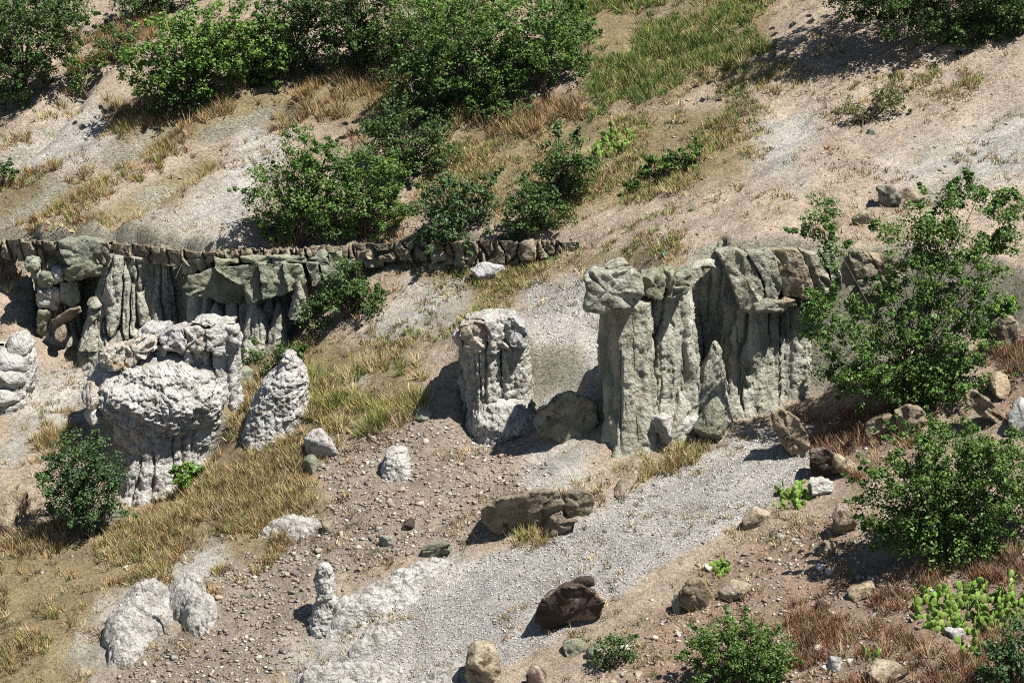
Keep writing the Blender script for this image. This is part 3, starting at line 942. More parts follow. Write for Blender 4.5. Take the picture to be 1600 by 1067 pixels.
for i, (pl, fo, mt) in enumerate((([(155, 547), (172, 541), (192, 540), (196, 562), (190, 576), (170, 578), (158, 570)], .25, 'white_lichen'), ([(193, 540), (206, 536), (216, 529), (240, 531), (244, 548), (228, 561), (212, 566), (206, 574), (192, 576), (198, 560)], .35, 'white_lichen'),
                              ([(242, 540), (262, 536), (262, 556), (244, 558)], .6, 'white'), ([(214, 520), (240, 508), (264, 510), (268, 524), (244, 536), (220, 534)], 1.2, 'white'),
                              ([(246, 526), (264, 515), (286, 512), (290, 534), (284, 551), (266, 550), (250, 541)], .45, 'white'), ([(287, 512), (308, 511), (326, 516), (326, 540), (304, 553), (286, 551), (291, 534)], .5, 'white_lichen'), ([(319, 516), (346, 508), (370, 514), (374, 535), (366, 553), (340, 554), (324, 545)], .45, 'white'),
                              ([(300, 504), (334, 500), (366, 504), (362, 513), (330, 514)], .9, 'white'))):
    poly_block('cap_rock', pl, yb + fo, 1.4, wo, M[mt], 80 + i, .08, .12, .05, L=.07, col=tint(80 + i, .05), crack=.06, irr=.08, bulge=1.3, lean=-.1)

cone = empty('white_rock_spire', g1(430, 695), 'pointed white scaly rock spire standing in dry grass right of the white outcrop', 'rock spire')
loft('spire', [(705, 376, 482, -.2, 2.2), (665, 384, 478, 0, 1.9), (625, 402, 476, .2, 1.6), (600, 418, 474, .3, 1.3), (584, 432, 470, .45, .9), (572, 438, 464, .5, .6), (566, 443, 458, .55, .5)], cone, M['white'],
     foot=(430, 690), n=260, step=.025, rough=.09, rs=.4, crack=.07, cs=.24, lay=.06, seed=91, dome=.6)
boulder('green_boulder', 357, 574, 396, 606, M['green'], None, 95, depth=.8, label='smooth greenish boulder beside the white outcrop under dark shrub', cat='rock', lo=.56, hi=.88)

le = empty('white_rock_heap', g1(20, 665), 'white lumpy rocks at the left edge below the ledge', 'rock outcrop')
ye = g1(25, 650)[1]
loft('mass', [(690, -60, 34, -.2, 2.4), (640, -60, 42, 0, 2.2), (600, -60, 46, .2, 2.0), (570, -60, 44, .5, 1.6)], le, M['white'], yf=ye, n=220, rough=.10, crack=.08, cs=.3, seed=97)
for i, (a, t, c_, d, fo) in enumerate(((4, 526, 52, 562, .6), (-20, 552, 46, 590, .35), (-25, 575, 40, 612, .1), (-40, 610, 30, 640, -.1))):
    boulder('block', a, t, c_, d, M['white'], le, 98 + i, yf=ye + fo, depth=1.2, rough=.07, crack=.05, lo=.74, hi=.97, k=4)

# ------------------------------------------------------------------ white pillar in the middle
wp = empty('white_pillar_hoodoo', g1(772, 692), 'stout white pillar with orange spotted lumpy cap in the middle of the slope', 'hoodoo')
yp = g1(770, 690)[1]
loft('shaft', [(705, 712, 846, -.2, 2.2), (670, 718, 838, -.05, 2.1), (630, 719, 832, 0, 2.0), (580, 718, 828, .0, 1.9), (530, 718, 826, .0, 1.8)], wp, M['white'], yf=yp, n=300, flute=.075, fw=.22, rough=.06, crack=.05, cs=.25, seed=101, yaw=.25, expo=5.0, dome=.05, col=np.array([.95, .96, .9]))
loft('foot_bulge', [(692, 738, 838, -.3, 1.2), (668, 740, 838, -.4, 1.2), (650, 744, 832, -.25, 1.0), (634, 750, 822, 0, .8)], wp, M['white'], yf=yp, n=220, rough=.09, crack=.07, cs=.24, seed=102, dome=.3)
for i, (pl, fo, mt) in enumerate((([(709, 524), (722, 515), (736, 518), (738, 538), (722, 543), (711, 537)], .0, 'white_lichen'), ([(720, 508), (738, 500), (756, 502), (762, 530), (758, 548), (738, 553), (724, 540)], .25, 'white_lichen'), ([(757, 503), (778, 498), (786, 520), (796, 545), (776, 552), (758, 552), (762, 528)], .2, 'white'),
                              ([(778, 497), (806, 498), (822, 510), (824, 540), (812, 546), (798, 540), (788, 518)], .1, 'white'), ([(730, 500), (760, 494), (800, 496), (790, 506), (740, 508)], -.5, 'white'))):
    poly_block('cap_rock', pl, yp - fo * .6 + .05, 1.7, wp, M[mt], 110 + i, .08, .12, .05, L=.07, col=tint(110 + i, .05), crack=.05, irr=.08, bulge=1.2)

# ------------------------------------------------------------------ big fluted wall with caps, right of the middle
fw_ = empty('capped_rock_wall', g1(1080, 690), 'tall grey fluted wall and pillar with heavy dark cap rocks right of the middle', 'rock wall')
yP = g1(985, 712)[1]
yB = g1(1200, 642)[1]
yA = (yP + yB) / 2
loft('pillar', [(735, 916, 1050, -.25, 2.4), (700, 930, 1034, 0, 2.1), (640, 934, 1026, .1, 2.0), (560, 937, 1022, .15, 1.9), (500, 940, 1018, .2, 1.8), (482, 942, 1014, .2, 1.8)], fw_, M['grey'], yf=yP, n=330, flute=.13, fw=.33, rough=.07, seed=131, dome=.05, col=np.array([.95, .95, .91]), expo=4.5, yaw=.30)
loft('wall_face', [(705, 1010, 1108, -.3, 2.6), (640, 1014, 1098, 0, 2.3), (560, 1018, 1094, .2, 2.0), (500, 1016, 1090, .35, 1.9), (462, 1016, 1084, .45, 1.8)], fw_, M['grey'], yf=yP + .85, n=260, flute=.17, fw=.34, rough=.07, seed=132, dome=.05, crack=.03)
loft('recess_face', [(660, 1066, 1150, 0, 1.5), (560, 1066, 1150, .1, 1.5), (424, 1070, 1150, .3, 1.5)], fw_, M['grey'], yf=yP + 3.3, n=160, flute=.13, fw=.25, rough=.06, seed=133)
loft('wall_face', [(660, 1120, 1300, -.3, 2.4), (620, 1128, 1298, 0, 2.2), (560, 1132, 1296, .1, 2.1), (486, 1136, 1296, .25, 2.0)], fw_, M['grey'], yf=yB, n=420, flute=.17, fw=.24, rough=.06, seed=134, dome=.05, crack=.03, cs=.2, yaw=.12, expo=4.5)
loft('wall_face', [(620, 1285, 1440, -.2, 2.4), (540, 1290, 1440, .1, 2.1), (455, 1296, 1430, .3, 2.0)], fw_, M['grey'], yf=yB + .6, n=260, flute=.15, fw=.3, rough=.06, seed=135, dome=.05)
loft('buttress', [(690, 1076, 1150, -.4, 1.6), (655, 1082, 1144, -.3, 1.4), (615, 1090, 1136, 0, 1.2), (575, 1102, 1130, .2, .9), (553, 1112, 1126, .3, .6), (546, 1116, 1123, .35, .5)], fw_, M['grey'], yf=yA + .35, n=140, flute=.05, fw=.2, rough=.06, seed=136, dome=.5)
caps = [
 ([(912, 432), (925, 422), (955, 424), (985, 420), (1003, 432), (1006, 458), (992, 478), (962, 487), (930, 490), (911, 484), (916, 460)], yP - .3, 1.6, 'cap', .12),
 ([(946, 416), (962, 410), (984, 412), (986, 424), (962, 428), (940, 426)], yP + .6, 1.2, 'cap', .06),
 ([(1003, 434), (1020, 428), (1040, 426), (1040, 448), (1036, 470), (1010, 462)], yP + .55, 1.8, 'green', .07), ([(1041, 426), (1052, 425), (1054, 446), (1050, 462), (1042, 466)], yP + .6, 1.8, 'green', .05),
 ([(1053, 428), (1078, 423), (1083, 436), (1078, 446), (1056, 446)], yP + .65, 1.7, 'green', .06), ([(1052, 448), (1080, 446), (1074, 460), (1050, 469), (1044, 464)], yP + .6, 1.7, 'green', .06),
 ([(1117, 393), (1150, 391), (1168, 398), (1190, 440), (1196, 472), (1190, 492), (1156, 488), (1150, 462), (1136, 425)], yB - .22, 1.5, 'cap', .08),
 ([(1166, 394), (1205, 390), (1214, 410), (1222, 445), (1212, 472), (1197, 468), (1190, 436)], yB - .18, 1.5, 'cap', .07),
 ([(1206, 391), (1248, 391), (1262, 418), (1270, 446), (1262, 466), (1224, 464), (1216, 420)], yB - .14, 1.5, 'rust', .06),
 ([(1250, 392), (1280, 393), (1292, 420), (1300, 450), (1290, 463), (1270, 462), (1264, 420)], yB - .1, 1.5, 'cap', .06),
 ([(1282, 394), (1304, 396), (1314, 430), (1314, 454), (1300, 454), (1294, 420)], yB - .05, 1.5, 'cap', .06),
 ([(1178, 478), (1198, 469), (1222, 470), (1226, 482), (1206, 491), (1184, 492)], yB - .4, 1.2, 'green', .06), ([(1206, 482), (1226, 466), (1242, 468), (1242, 478), (1222, 489)], yB - .35, 1.2, 'brown', .06),
 ([(1326, 394), (1352, 392), (1368, 412), (1372, 430), (1342, 436), (1330, 418)], yB + .2, 1.8, 'brown', .05), ([(1356, 394), (1386, 396), (1404, 414), (1402, 426), (1374, 432), (1368, 410)], yB + .25, 1.8, 'brown', .05),
 ([(1340, 438), (1372, 431), (1382, 448), (1378, 462), (1346, 462)], yB + .1, 1.8, 'green', .05), ([(1376, 432), (1404, 428), (1412, 440), (1408, 452), (1386, 456)], yB + .15, 1.8, 'green', .05),
 ([(1420, 404), (1470, 402), (1480, 430), (1440, 440)], yB + .5, 1.8, 'brown', .05), ([(1588, 404), (1640, 400), (1650, 450), (1592, 440)], yB + .2, 1.8, 'brown', .05),
]
for i, (p, yf, dp, mt, bv) in enumerate(caps):
    poly_block('cap_rock', p, yf, dp, fw_, M[mt], 300 + i, bv, 0.10, 0.035, L=.09, col=tint(300 + i, .07), crack=.035, irr=.035, bulge=.6, grow=1.03)
# white rocks at the foot of the wall
for i, (a, t, c_, d, fo, mt, lab) in enumerate((
    (1036, 614, 1092, 656, .25, 'white', 'upper white knobbly rock at the foot of the tall fluted wall'),
    (1040, 646, 1112, 690, -.05, 'white', 'lower white ledge rock at the foot of the tall fluted wall'),
    (1016, 652, 1052, 702, -.1, 'white', 'small white crumbling rock against the tall pillar foot'),
    (1086, 628, 1136, 684, -.1, 'green', 'greenish angular boulder beside white rocks at the wall foot'))):
    boulder('foot_rock', a, t, c_, d, M[mt], None, 150 + i, yf=g1((a + c_) / 2, d - 3)[1] + fo - .45, depth=1.0, rough=.08, crack=.07, cs=.25, lo=.42, hi=.78, k=4, label=lab, cat='rock')

# ------------------------------------------------------------------ single boulders
BO = [  # box, material, seed, extra, name, label
 (836, 612, 934, 700, 'cap', 201, dict(lo=.5, hi=.84, tilt=.35), 'shaded boulder with yellow lichen lying left of the tall pillar foot'),
 (1206, 640, 1266, 728, 'rust', 202, dict(tilt=-.9, lo=.45, hi=.8, crack=.04), 'upright leaning brown boulder casting shadow on the scree stream'),
 (1262, 700, 1316, 752, 'lichen_brown', 203, dict(), 'dark brown boulder in red grass right of the leaning boulder'),
 (1300, 712, 1342, 750, 'rust', 204, dict(), 'tan boulder beside the dark brown boulder in red grass'),
 (754, 776, 868, 850, 'rust', 205, dict(tilt=.18, lo=.5, hi=.84, crack=.05), 'large grey flat-topped boulder above the scree stream with grass at its foot'),
 (878, 766, 930, 814, 'brown', 206, dict(lo=.5, hi=.84), 'rounded grey brown boulder perched on the right of the flat boulder group'),
 (842, 796, 906, 848, 'brown', 207, dict(tilt=.5), 'slanted brown slab between the two boulders above the scree stream'),
 (836, 918, 944, 1004, 'lichen_brown', 208, dict(tilt=.12, lo=.5, hi=.84, crack=.04), 'dark brown lichen-covered boulder beside the scree stream near the bottom'),
 (882, 902, 930, 932, 'lichen_brown', 209, dict(), 'smaller dark lichened rock behind the brown lichen-covered boulder'),
 (654, 848, 708, 876, 'green', 210, dict(tilt=.15, lo=.6), 'flat green slab lying on rubble above the white tail ridge'),
 (726, 1008, 782, 1075, 'rust', 211, dict(lo=.5, hi=.84), 'grey brown lichened boulder at the bottom edge in the scree'),
 (824, 1048, 854, 1080, 'lichen_brown', 212, dict(), 'reddish rock cut by the bottom edge right of the scree boulder'),
 (1058, 904, 1110, 962, 'rust', 213, dict(), 'pale lichened boulder above the bottom round shrub'),
 (1122, 912, 1176, 940, 'rust', 214, dict(tilt=.2), 'flat yellowish rock right of pale boulder below the small cactus'),
 (1350, 650, 1412, 690, 'rust', 215, dict(crack=.05), 'left pale lichened boulder in a row among red grass'),
 (1396, 634, 1450, 684, 'rust', 216, dict(crack=.05), 'right pale lichened boulder in a row among red grass'),
 (1506, 612, 1572, 664, 'rust', 217, dict(tilt=-.6), 'tilted pale slab boulder behind the large right shrub'),
 (1576, 630, 1640, 680, 'white', 218, dict(), 'pale boulder at the right edge beside the tilted slab'),
 (1548, 586, 1578, 626, 'rust', 219, dict(), 'small pale stone above the tilted slab at right'),
 (1546, 494, 1594, 550, 'rust', 220, dict(lo=.5, hi=.84), 'round tan boulder right of the tall shrub'),
 (1368, 290, 1412, 328, 'cap', 221, dict(), 'dark angular rock high on the bare slope at right'),
 (1400, 298, 1452, 318, 'brown', 222, dict(tilt=.1), 'flat tan rock beside the dark angular rock on the bare slope'),
 (1332, 330, 1364, 352, 'brown', 223, dict(), 'small tan rock below the dark angular rock on the bare slope'),
 (1352, 200, 1370, 212, 'cap', 224, dict(), 'small dark stone under the sparse yellowish bush'),
 (1354, 1040, 1424, 1075, 'rust', 225, dict(), 'pale lichened boulder at the bottom edge right of the round shrub'),
 (1292, 1028, 1318, 1052, 'white', 226, dict(), 'small white stone near the bottom edge in red grass'),
 (1300, 790, 1340, 836, 'rust', 227, dict(crack=.05), 'rough pale boulder touching the large right shrub'),
 (1264, 750, 1304, 778, 'white', 228, dict(), 'pale stone beside the cactus next to the scree stream'),
 (1278, 846, 1310, 868, 'rust', 229, dict(), 'flat yellowish stone below the rough pale boulder'),
 (1324, 914, 1368, 938, 'rust', 230, dict(tilt=.1), 'flat pale stone on bare red soil left of the big cactus'),
 (1272, 936, 1296, 954, 'rust', 231, dict(), 'mottled small stone left of the flat pale stone on red soil'),
 (1476, 982, 1510, 1000, 'white', 232, dict(), 'smooth pale stone under the big cactus patch'),
 (474, 680, 528, 722, 'white', 233, dict(crack=.05), 'white rock half buried in dry grass below the white spire'),
 (472, 714, 500, 742, 'green', 234, dict(lo=.56, hi=.88), 'green rounded stone below the half buried white rock'),
 (-30, 762, 44, 836, 'rust', 235, dict(crack=.04), 'brown boulder cut by the left edge'),
 (152, 792, 186, 822, 'green', 236, dict(lo=.56, hi=.88), 'pale green boulder at the foot of the left shrub'),
 (735, 414, 790, 438, 'white', 237, dict(lo=.74, hi=.97, tilt=.1), 'pale smooth rock lying below the ledge in the middle'),
 (648, 640, 674, 658, 'green', 238, dict(), 'small greenish stone on the slope left of the white pillar'),
 (960, 742, 996, 776, 'brown', 239, dict(tilt=.3), 'brown stone in dry grass below the tall pillar'),
 (1120, 376, 1144, 390, 'cap', 240, dict(), 'small dark stone just above the right cap rocks'),
 (1160, 796, 1206, 826, 'rust', 241, dict(tilt=.3), 'lichened rock lying below the scree-side cactus'),
 (1050, 930, 1066, 960, 'cap', 242, dict(), 'dark wedge of rock left of the pale boulder'),
 (880, 1000, 916, 1024, 'green', 243, dict(), 'grey green rock below the brown lichen-covered boulder'),
 (914, 1008, 946, 1030, 'green', 244, dict(tilt=.3), 'flat grey green rock beside the small dark shrub near the bottom'),
 (1530, 700, 1556, 720, 'rust', 245, dict(), 'pale stone showing through the large right shrub'),
 (500, 816, 524, 834, 'brown', 246, dict(lo=.56, hi=.88), 'rounded purplish stone right of the low white mound'),
 (592, 838, 616, 856, 'cap', 247, dict(), 'dark stone in the middle of the rubble field'),
 (626, 812, 650, 830, 'lichen_brown', 248, dict(lo=.56, hi=.88), 'rounded reddish stone in the rubble field'),
]
TRACE = {201:[(838,655),(860,630),(890,612),(915,620),(932,640),(934,665),(915,690),(880,698),(850,690),(836,672)],202:[(1206,642),(1225,640),(1250,655),(1262,680),(1266,700),(1250,725),(1240,718),(1222,695),(1208,675)],203:[(1265,705),(1290,700),(1316,715),(1312,740),(1285,752),(1268,740)],205:[(755,800),(775,785),(820,772),(868,770),(880,790),(872,830),(850,838),(830,850),(790,850),(765,840),(753,815)],206:[(880,772),(905,765),(925,772),(930,790),(920,812),(885,808),(877,790)],207:[(843,835),(862,805),(878,800),(880,812),(905,815),(890,830),(850,848)],208:[(838,965),(850,940),(880,920),(910,918),(935,930),(945,945),(940,970),(915,985),(890,1000),(860,1000),(838,985)],209:[(885,915),(905,902),(928,905),(932,920),(912,925),(890,928)],215:[(1350,668),(1365,655),(1390,648),(1405,660),(1412,680),(1380,690),(1355,688)],216:[(1396,642),(1420,634),(1445,640),(1450,660),(1430,684),(1405,680)],217:[(1508,618),(1525,610),(1545,625),(1572,655),(1560,664),(1530,650),(1512,635)],221:[(1368,292),(1392,290),(1408,305),(1412,318),(1390,328),(1375,318)],210:[(656,860),(672,850),(704,848),(708,860),(690,870),(662,876)],220:[(1546,515),(1560,498),(1580,494),(1594,510),(1590,545),(1565,552),(1550,540)],213:[(1060,930),(1075,908),(1098,904),(1110,925),(1105,955),(1080,962),(1062,950)]}
for (a, t, c_, d, mt, sd, kw, lab) in BO:
    kw = dict(kw)
    if sd in TRACE:
        pl = TRACE[sd]
        lw = max(pl, key=lambda v: v[1])
        yb_ = g1(lw[0], lw[1] - 3)[1]
        wd = (c_ - a) * mpp(yb_)
        poly_block('boulder', pl, yb_ - .05, max(.5, wd * .8), None, M[mt], sd, .1, (.10 if wd > .8 else .06), .04, L=.075, irr=.08 if sd == 201 else .03, bulge=1.0, col=tint(sd, .06) * (.72 if sd in (205, 206, 207) else .76 if sd != 208 else .9), crack=.03, lean=.45 if sd in (205, 208) else .15, back=.8, label=lab, cat='rock')
        continue
    boulder('boulder' if (c_ - a) > 30 else 'stone', a, t, c_, d, M[mt], None, sd, label=lab, cat='rock', col=tint(sd, .08), **{**dict(rough=.06, crack=.03), **kw})

# ------------------------------------------------------------------ white outcrops near the bottom
def white_out(name, label, foot, parts):
    r = empty(name, g1(*foot), label, 'rock outcrop')
    for i, (rows, fo, dp, sd) in enumerate(parts):
        loft('mass', rows, r, M['white'], yf=g1(*foot)[1] + fo, depth=dp, n=int(150 + (rows[0][2] - rows[0][1]) * .9), step=.028, rough=.09, rs=.45, crack=.055, cs=.22, seed=sd, dome=.35)
    return r
def rib(name, label, foot, paths, sd):
    e = empty(name, g1(*foot), label, 'rock outcrop')
    for i, pth in enumerate(paths):
        ridge('rib', pth, e, M['white'], sd + i, n=30, col=np.array([.9, .89, .87]))
    return e
rib('white_outcrop', 'low white outcrop with a dark hollow near the bottom left', (240, 1030), [[(188, 1040, .5, .3), (208, 998, .8, .75), (234, 955, .7, .7), (262, 925, .35, .35)], [(262, 935, .35, .4), (292, 945, .5, .7), (314, 968, .4, .75), (322, 990, .25, .4)]], 401)
rib('white_outcrop', 'low flat white mound in the dry grass left of the rubble', (448, 840), [[(404, 836, .25, .12), (430, 828, .45, .28), (462, 826, .5, .28), (494, 830, .3, .12)]], 420)
white_out('white_outcrop', 'small white knob in the rubble field below the white pillar', (620, 745), [([(750, 596, 648, -.1, 1.0), (730, 600, 642, 0, .9), (712, 606, 634, .2, .6)], 0, 1, 405)])
fr_ = white_out('white_finger_rock', 'slim white finger of rock with a pale ridge trailing right', (506, 985), [
    ([(996, 480, 540, -.2, 1.2), (972, 488, 530, -.05, .9), (940, 492, 524, 0, .7), (912, 494, 520, .1, .55), (896, 497, 517, .12, .45), (889, 500, 513, .15, .35)], 0, .7, 406)])
ridge('rib', [(505, 985, .28, .25), (540, 968, .36, .62), (580, 950, .34, .55), (620, 925, .3, .45), (660, 900, .26, .35), (705, 872, .2, .12)], fr_, M['white'], 430, n=44)
ridge('rib', [(560, 975, .2, .12), (610, 945, .3, .22), (660, 920, .25, .15)], fr_, M['white'], 431, n=24)
rib('white_outcrop', 'broad white rock mound cut by the bottom edge', (560, 1066), [[(450, 1078, .3, .2), (500, 1064, .35, .35), (560, 1058, .35, .35), (630, 1050, .25, .15)], [(470, 1092, .3, .2), (560, 1084, .4, .3), (640, 1076, .3, .2)]], 440)
rib('white_outcrop', 'narrow white rock cut by the bottom edge right of the broad mound', (690, 1066), [[(660, 1072, .2, .2), (690, 1054, .26, .3), (722, 1036, .2, .15)]], 450)
rib('white_outcrop', 'jointed white rock just above the broad bottom mound', (580, 1028), [[(545, 1024, .2, .3), (575, 1010, .3, .4), (605, 995, .3, .4), (628, 988, .2, .2)]], 460)

# ------------------------------------------------------------------ shrubs and trees
def tube(pts, r0, r1, k=6):
    pts = np.array(pts, float)
    n = len(pts)
    V, F = [], []
    for i in range(n):
        d = pts[min(i + 1, n - 1)] - pts[max(i - 1, 0)]
        d /= np.linalg.norm(d) + 1e-9
        u = np.cross(d, [0.3, 0.9, 0.31])
        u /= np.linalg.norm(u) + 1e-9
        v = np.cross(d, u)
        r = r0 + (r1 - r0) * i / (n - 1)
        for j in range(k):
            a = 2 * math.pi * j / k
            V.append(pts[i] + r * (math.cos(a) * u + math.sin(a) * v))
    for i in range(n - 1):
        for j in range(k):
            F.append((i * k + j, i * k + (j + 1) % k, (i + 1) * k + (j + 1) % k, (i + 1) * k + j))
    return np.array(V), np.array(F)

def leaves(C, R, per, size, base, r, tipcol=None, flat=0.75):
    """leaf blades gathered in clumps at C with radius R"""
    n = len(C) * per
    cc = np.repeat(C, per, 0)
    RR = np.repeat(R, per)
    d = r.normal(size=(n, 3))
    d /= np.linalg.norm(d, axis=1)[:, None]
    rad = r.uniform(0.15, 1, n) ** 0.55
    d2 = d * np.array([1, 1, flat])
    p = cc + d2 * (RR * rad)[:, None]
    nr = 0.7 * d + np.array([0.05, -0.05, 0.55]) + r.normal(size=(n, 3)) * 0.45
    nr /= np.linalg.norm(nr, axis=1)[:, None]
    t = np.cross(nr, r.normal(size=(n, 3)))
    t /= np.linalg.norm(t, axis=1)[:, None]
    s = np.cross(nr, t)
    L = size * r.uniform(0.6, 1.35, n)
    W = L * r.uniform(0.5, 0.75, n)
    fold = nr * (L * 0.12)[:, None]
    V = np.stack([p - t * (L * .5)[:, None], p + s * (W * .5)[:, None] + fold, p + t * (L * .5)[:, None], p - s * (W * .5)[:, None] + fold], 1).reshape(-1, 3)
    F = np.arange(4 * n).reshape(n, 4)
    F = np.concatenate([F[:, [0, 1, 2]], F[:, [0, 2, 3]]], 0)
    cl = np.repeat(r.uniform(.72, 1.25, len(C)), per) * r.uniform(.55, 1.6, n)
    col = np.array(base)[None] * cl[:, None]
    yel = (r.random(n) < .16)[:, None]
    tc = np.array(tipcol if tipcol is not None else (base[0] * 2.0, base[1] * 1.45, base[2] * 1.1))
    col = np.where(yel, tc[None] * r.uniform(.7, 1.1, n)[:, None], col)
    return V, F, np.repeat(col, 4, 0)

LF = {'dark': (0.054, 0.104, 0.025), 'mid': (0.074, 0.144, 0.029), 'bright': (0.098, 0.188, 0.035), 'blue': (0.056, 0.110, 0.037), 'olive': (0.11, 0.125, 0.045), 'lime': (0.11, 0.22, 0.035)}

def shrub(name, label, cat, base, lobes, tone='mid', seed=0, size=0.086, per=50, dens=.9, cr=0.23, limb=0.05, spread=0.75, group=None, stems=1, gap=0.0):
    r = np.random.default_rng(seed + 7000)
    B = g1(*base)
    y0 = B[1]
    root = empty(name, B - np.array([0, 0, .03]), label, cat, group)
    C, R = [], []
    for lb in lobes:
        px, py, rx, ry = lb[:4]
        yo = lb[4] if len(lb) > 4 else r.uniform(-.25, .35)
        c = at_y(np.array(px), np.array(py), np.array(y0 + yo))
        s = mpp(y0)
        ax, az = max(.12, rx * s * 1.22 - cr * .2), max(.12, ry * s * 1.2 - cr * .2)
        ay = spread * (ax + az) / 2
        nc = max(4, int(dens * 4.2 * (rx * ry * math.pi) * s * s / (math.pi * cr * cr)))
        d = r.normal(size=(nc, 3))
        d /= np.linalg.norm(d, axis=1)[:, None]
        rad = r.uniform(.25, 1.08, nc) ** .6
        P = c + d * rad[:, None] * np.array([ax, ay, az])
        if gap:
            P = P[vnoise(P[:, 0] * 1.6 + seed, P[:, 1] * 1.6, P[:, 2] * 1.6, seed) > -1 + gap]
        C.append(P)
        R.append(cr * r.uniform(.5, 1.5, len(P)))
        ns = max(2, nc // 11)                         # shoots that break the outline
        d = r.normal(size=(ns, 3)) + np.array([0, 0, .35])
        d /= np.linalg.norm(d, axis=1)[:, None]
        for sc_, rr_ in ((1.05, .5), (1.25, .38), (1.42, .26)):
            C.append(c + d * sc_ * np.array([ax, ay, az]) + r.normal(size=(ns, 3)) * .03)
            R.append(np.full(ns, cr * rr_))
    C = np.concatenate(C)
    R = np.concatenate(R)
    gz = zlook(C[:, 0], C[:, 1])
    keep = C[:, 2] > gz - .05
    if keep.sum() > 3:
        C, R = C[keep], R[keep]
    V, F, col = leaves(C, R, per, size, LF[tone], r)
    crown = put('crown', V, F, M['leaf'], root, col, False)
    # trunk and limbs
    TVs, TFs, off = [], [], 0
    bark = np.array(S(104, 92, 78))
    order = np.argsort(r.random(len(C)))[:max(8, min(60, len(C) // 2))]
    cm = C.mean(0)
    for j, k in enumerate(order):
        b0 = B + np.array([r.normal() * .05 * stems, r.normal() * .05 * stems, -.1])
        e = C[k]
        fork = b0 + (np.array([cm[0], cm[1], cm[2]]) - b0) * r.uniform(.15, .55) + r.normal(size=3) * .08
        m2 = (fork + e) / 2 + r.normal(size=3) * .10 + np.array([0, 0, .08])
        v, f = tube([b0, (b0 + fork) / 2 + r.normal(size=3) * .03, fork, m2, e + (e - cm) * .08], limb * r.uniform(.5, 1.0), .006, 5)
        TVs.append(v)
        TFs.append(f + off)
        off += len(v)
    put('trunk', np.concatenate(TVs), np.concatenate(TFs), M['bark'], root, bark * .8, True)
    return root

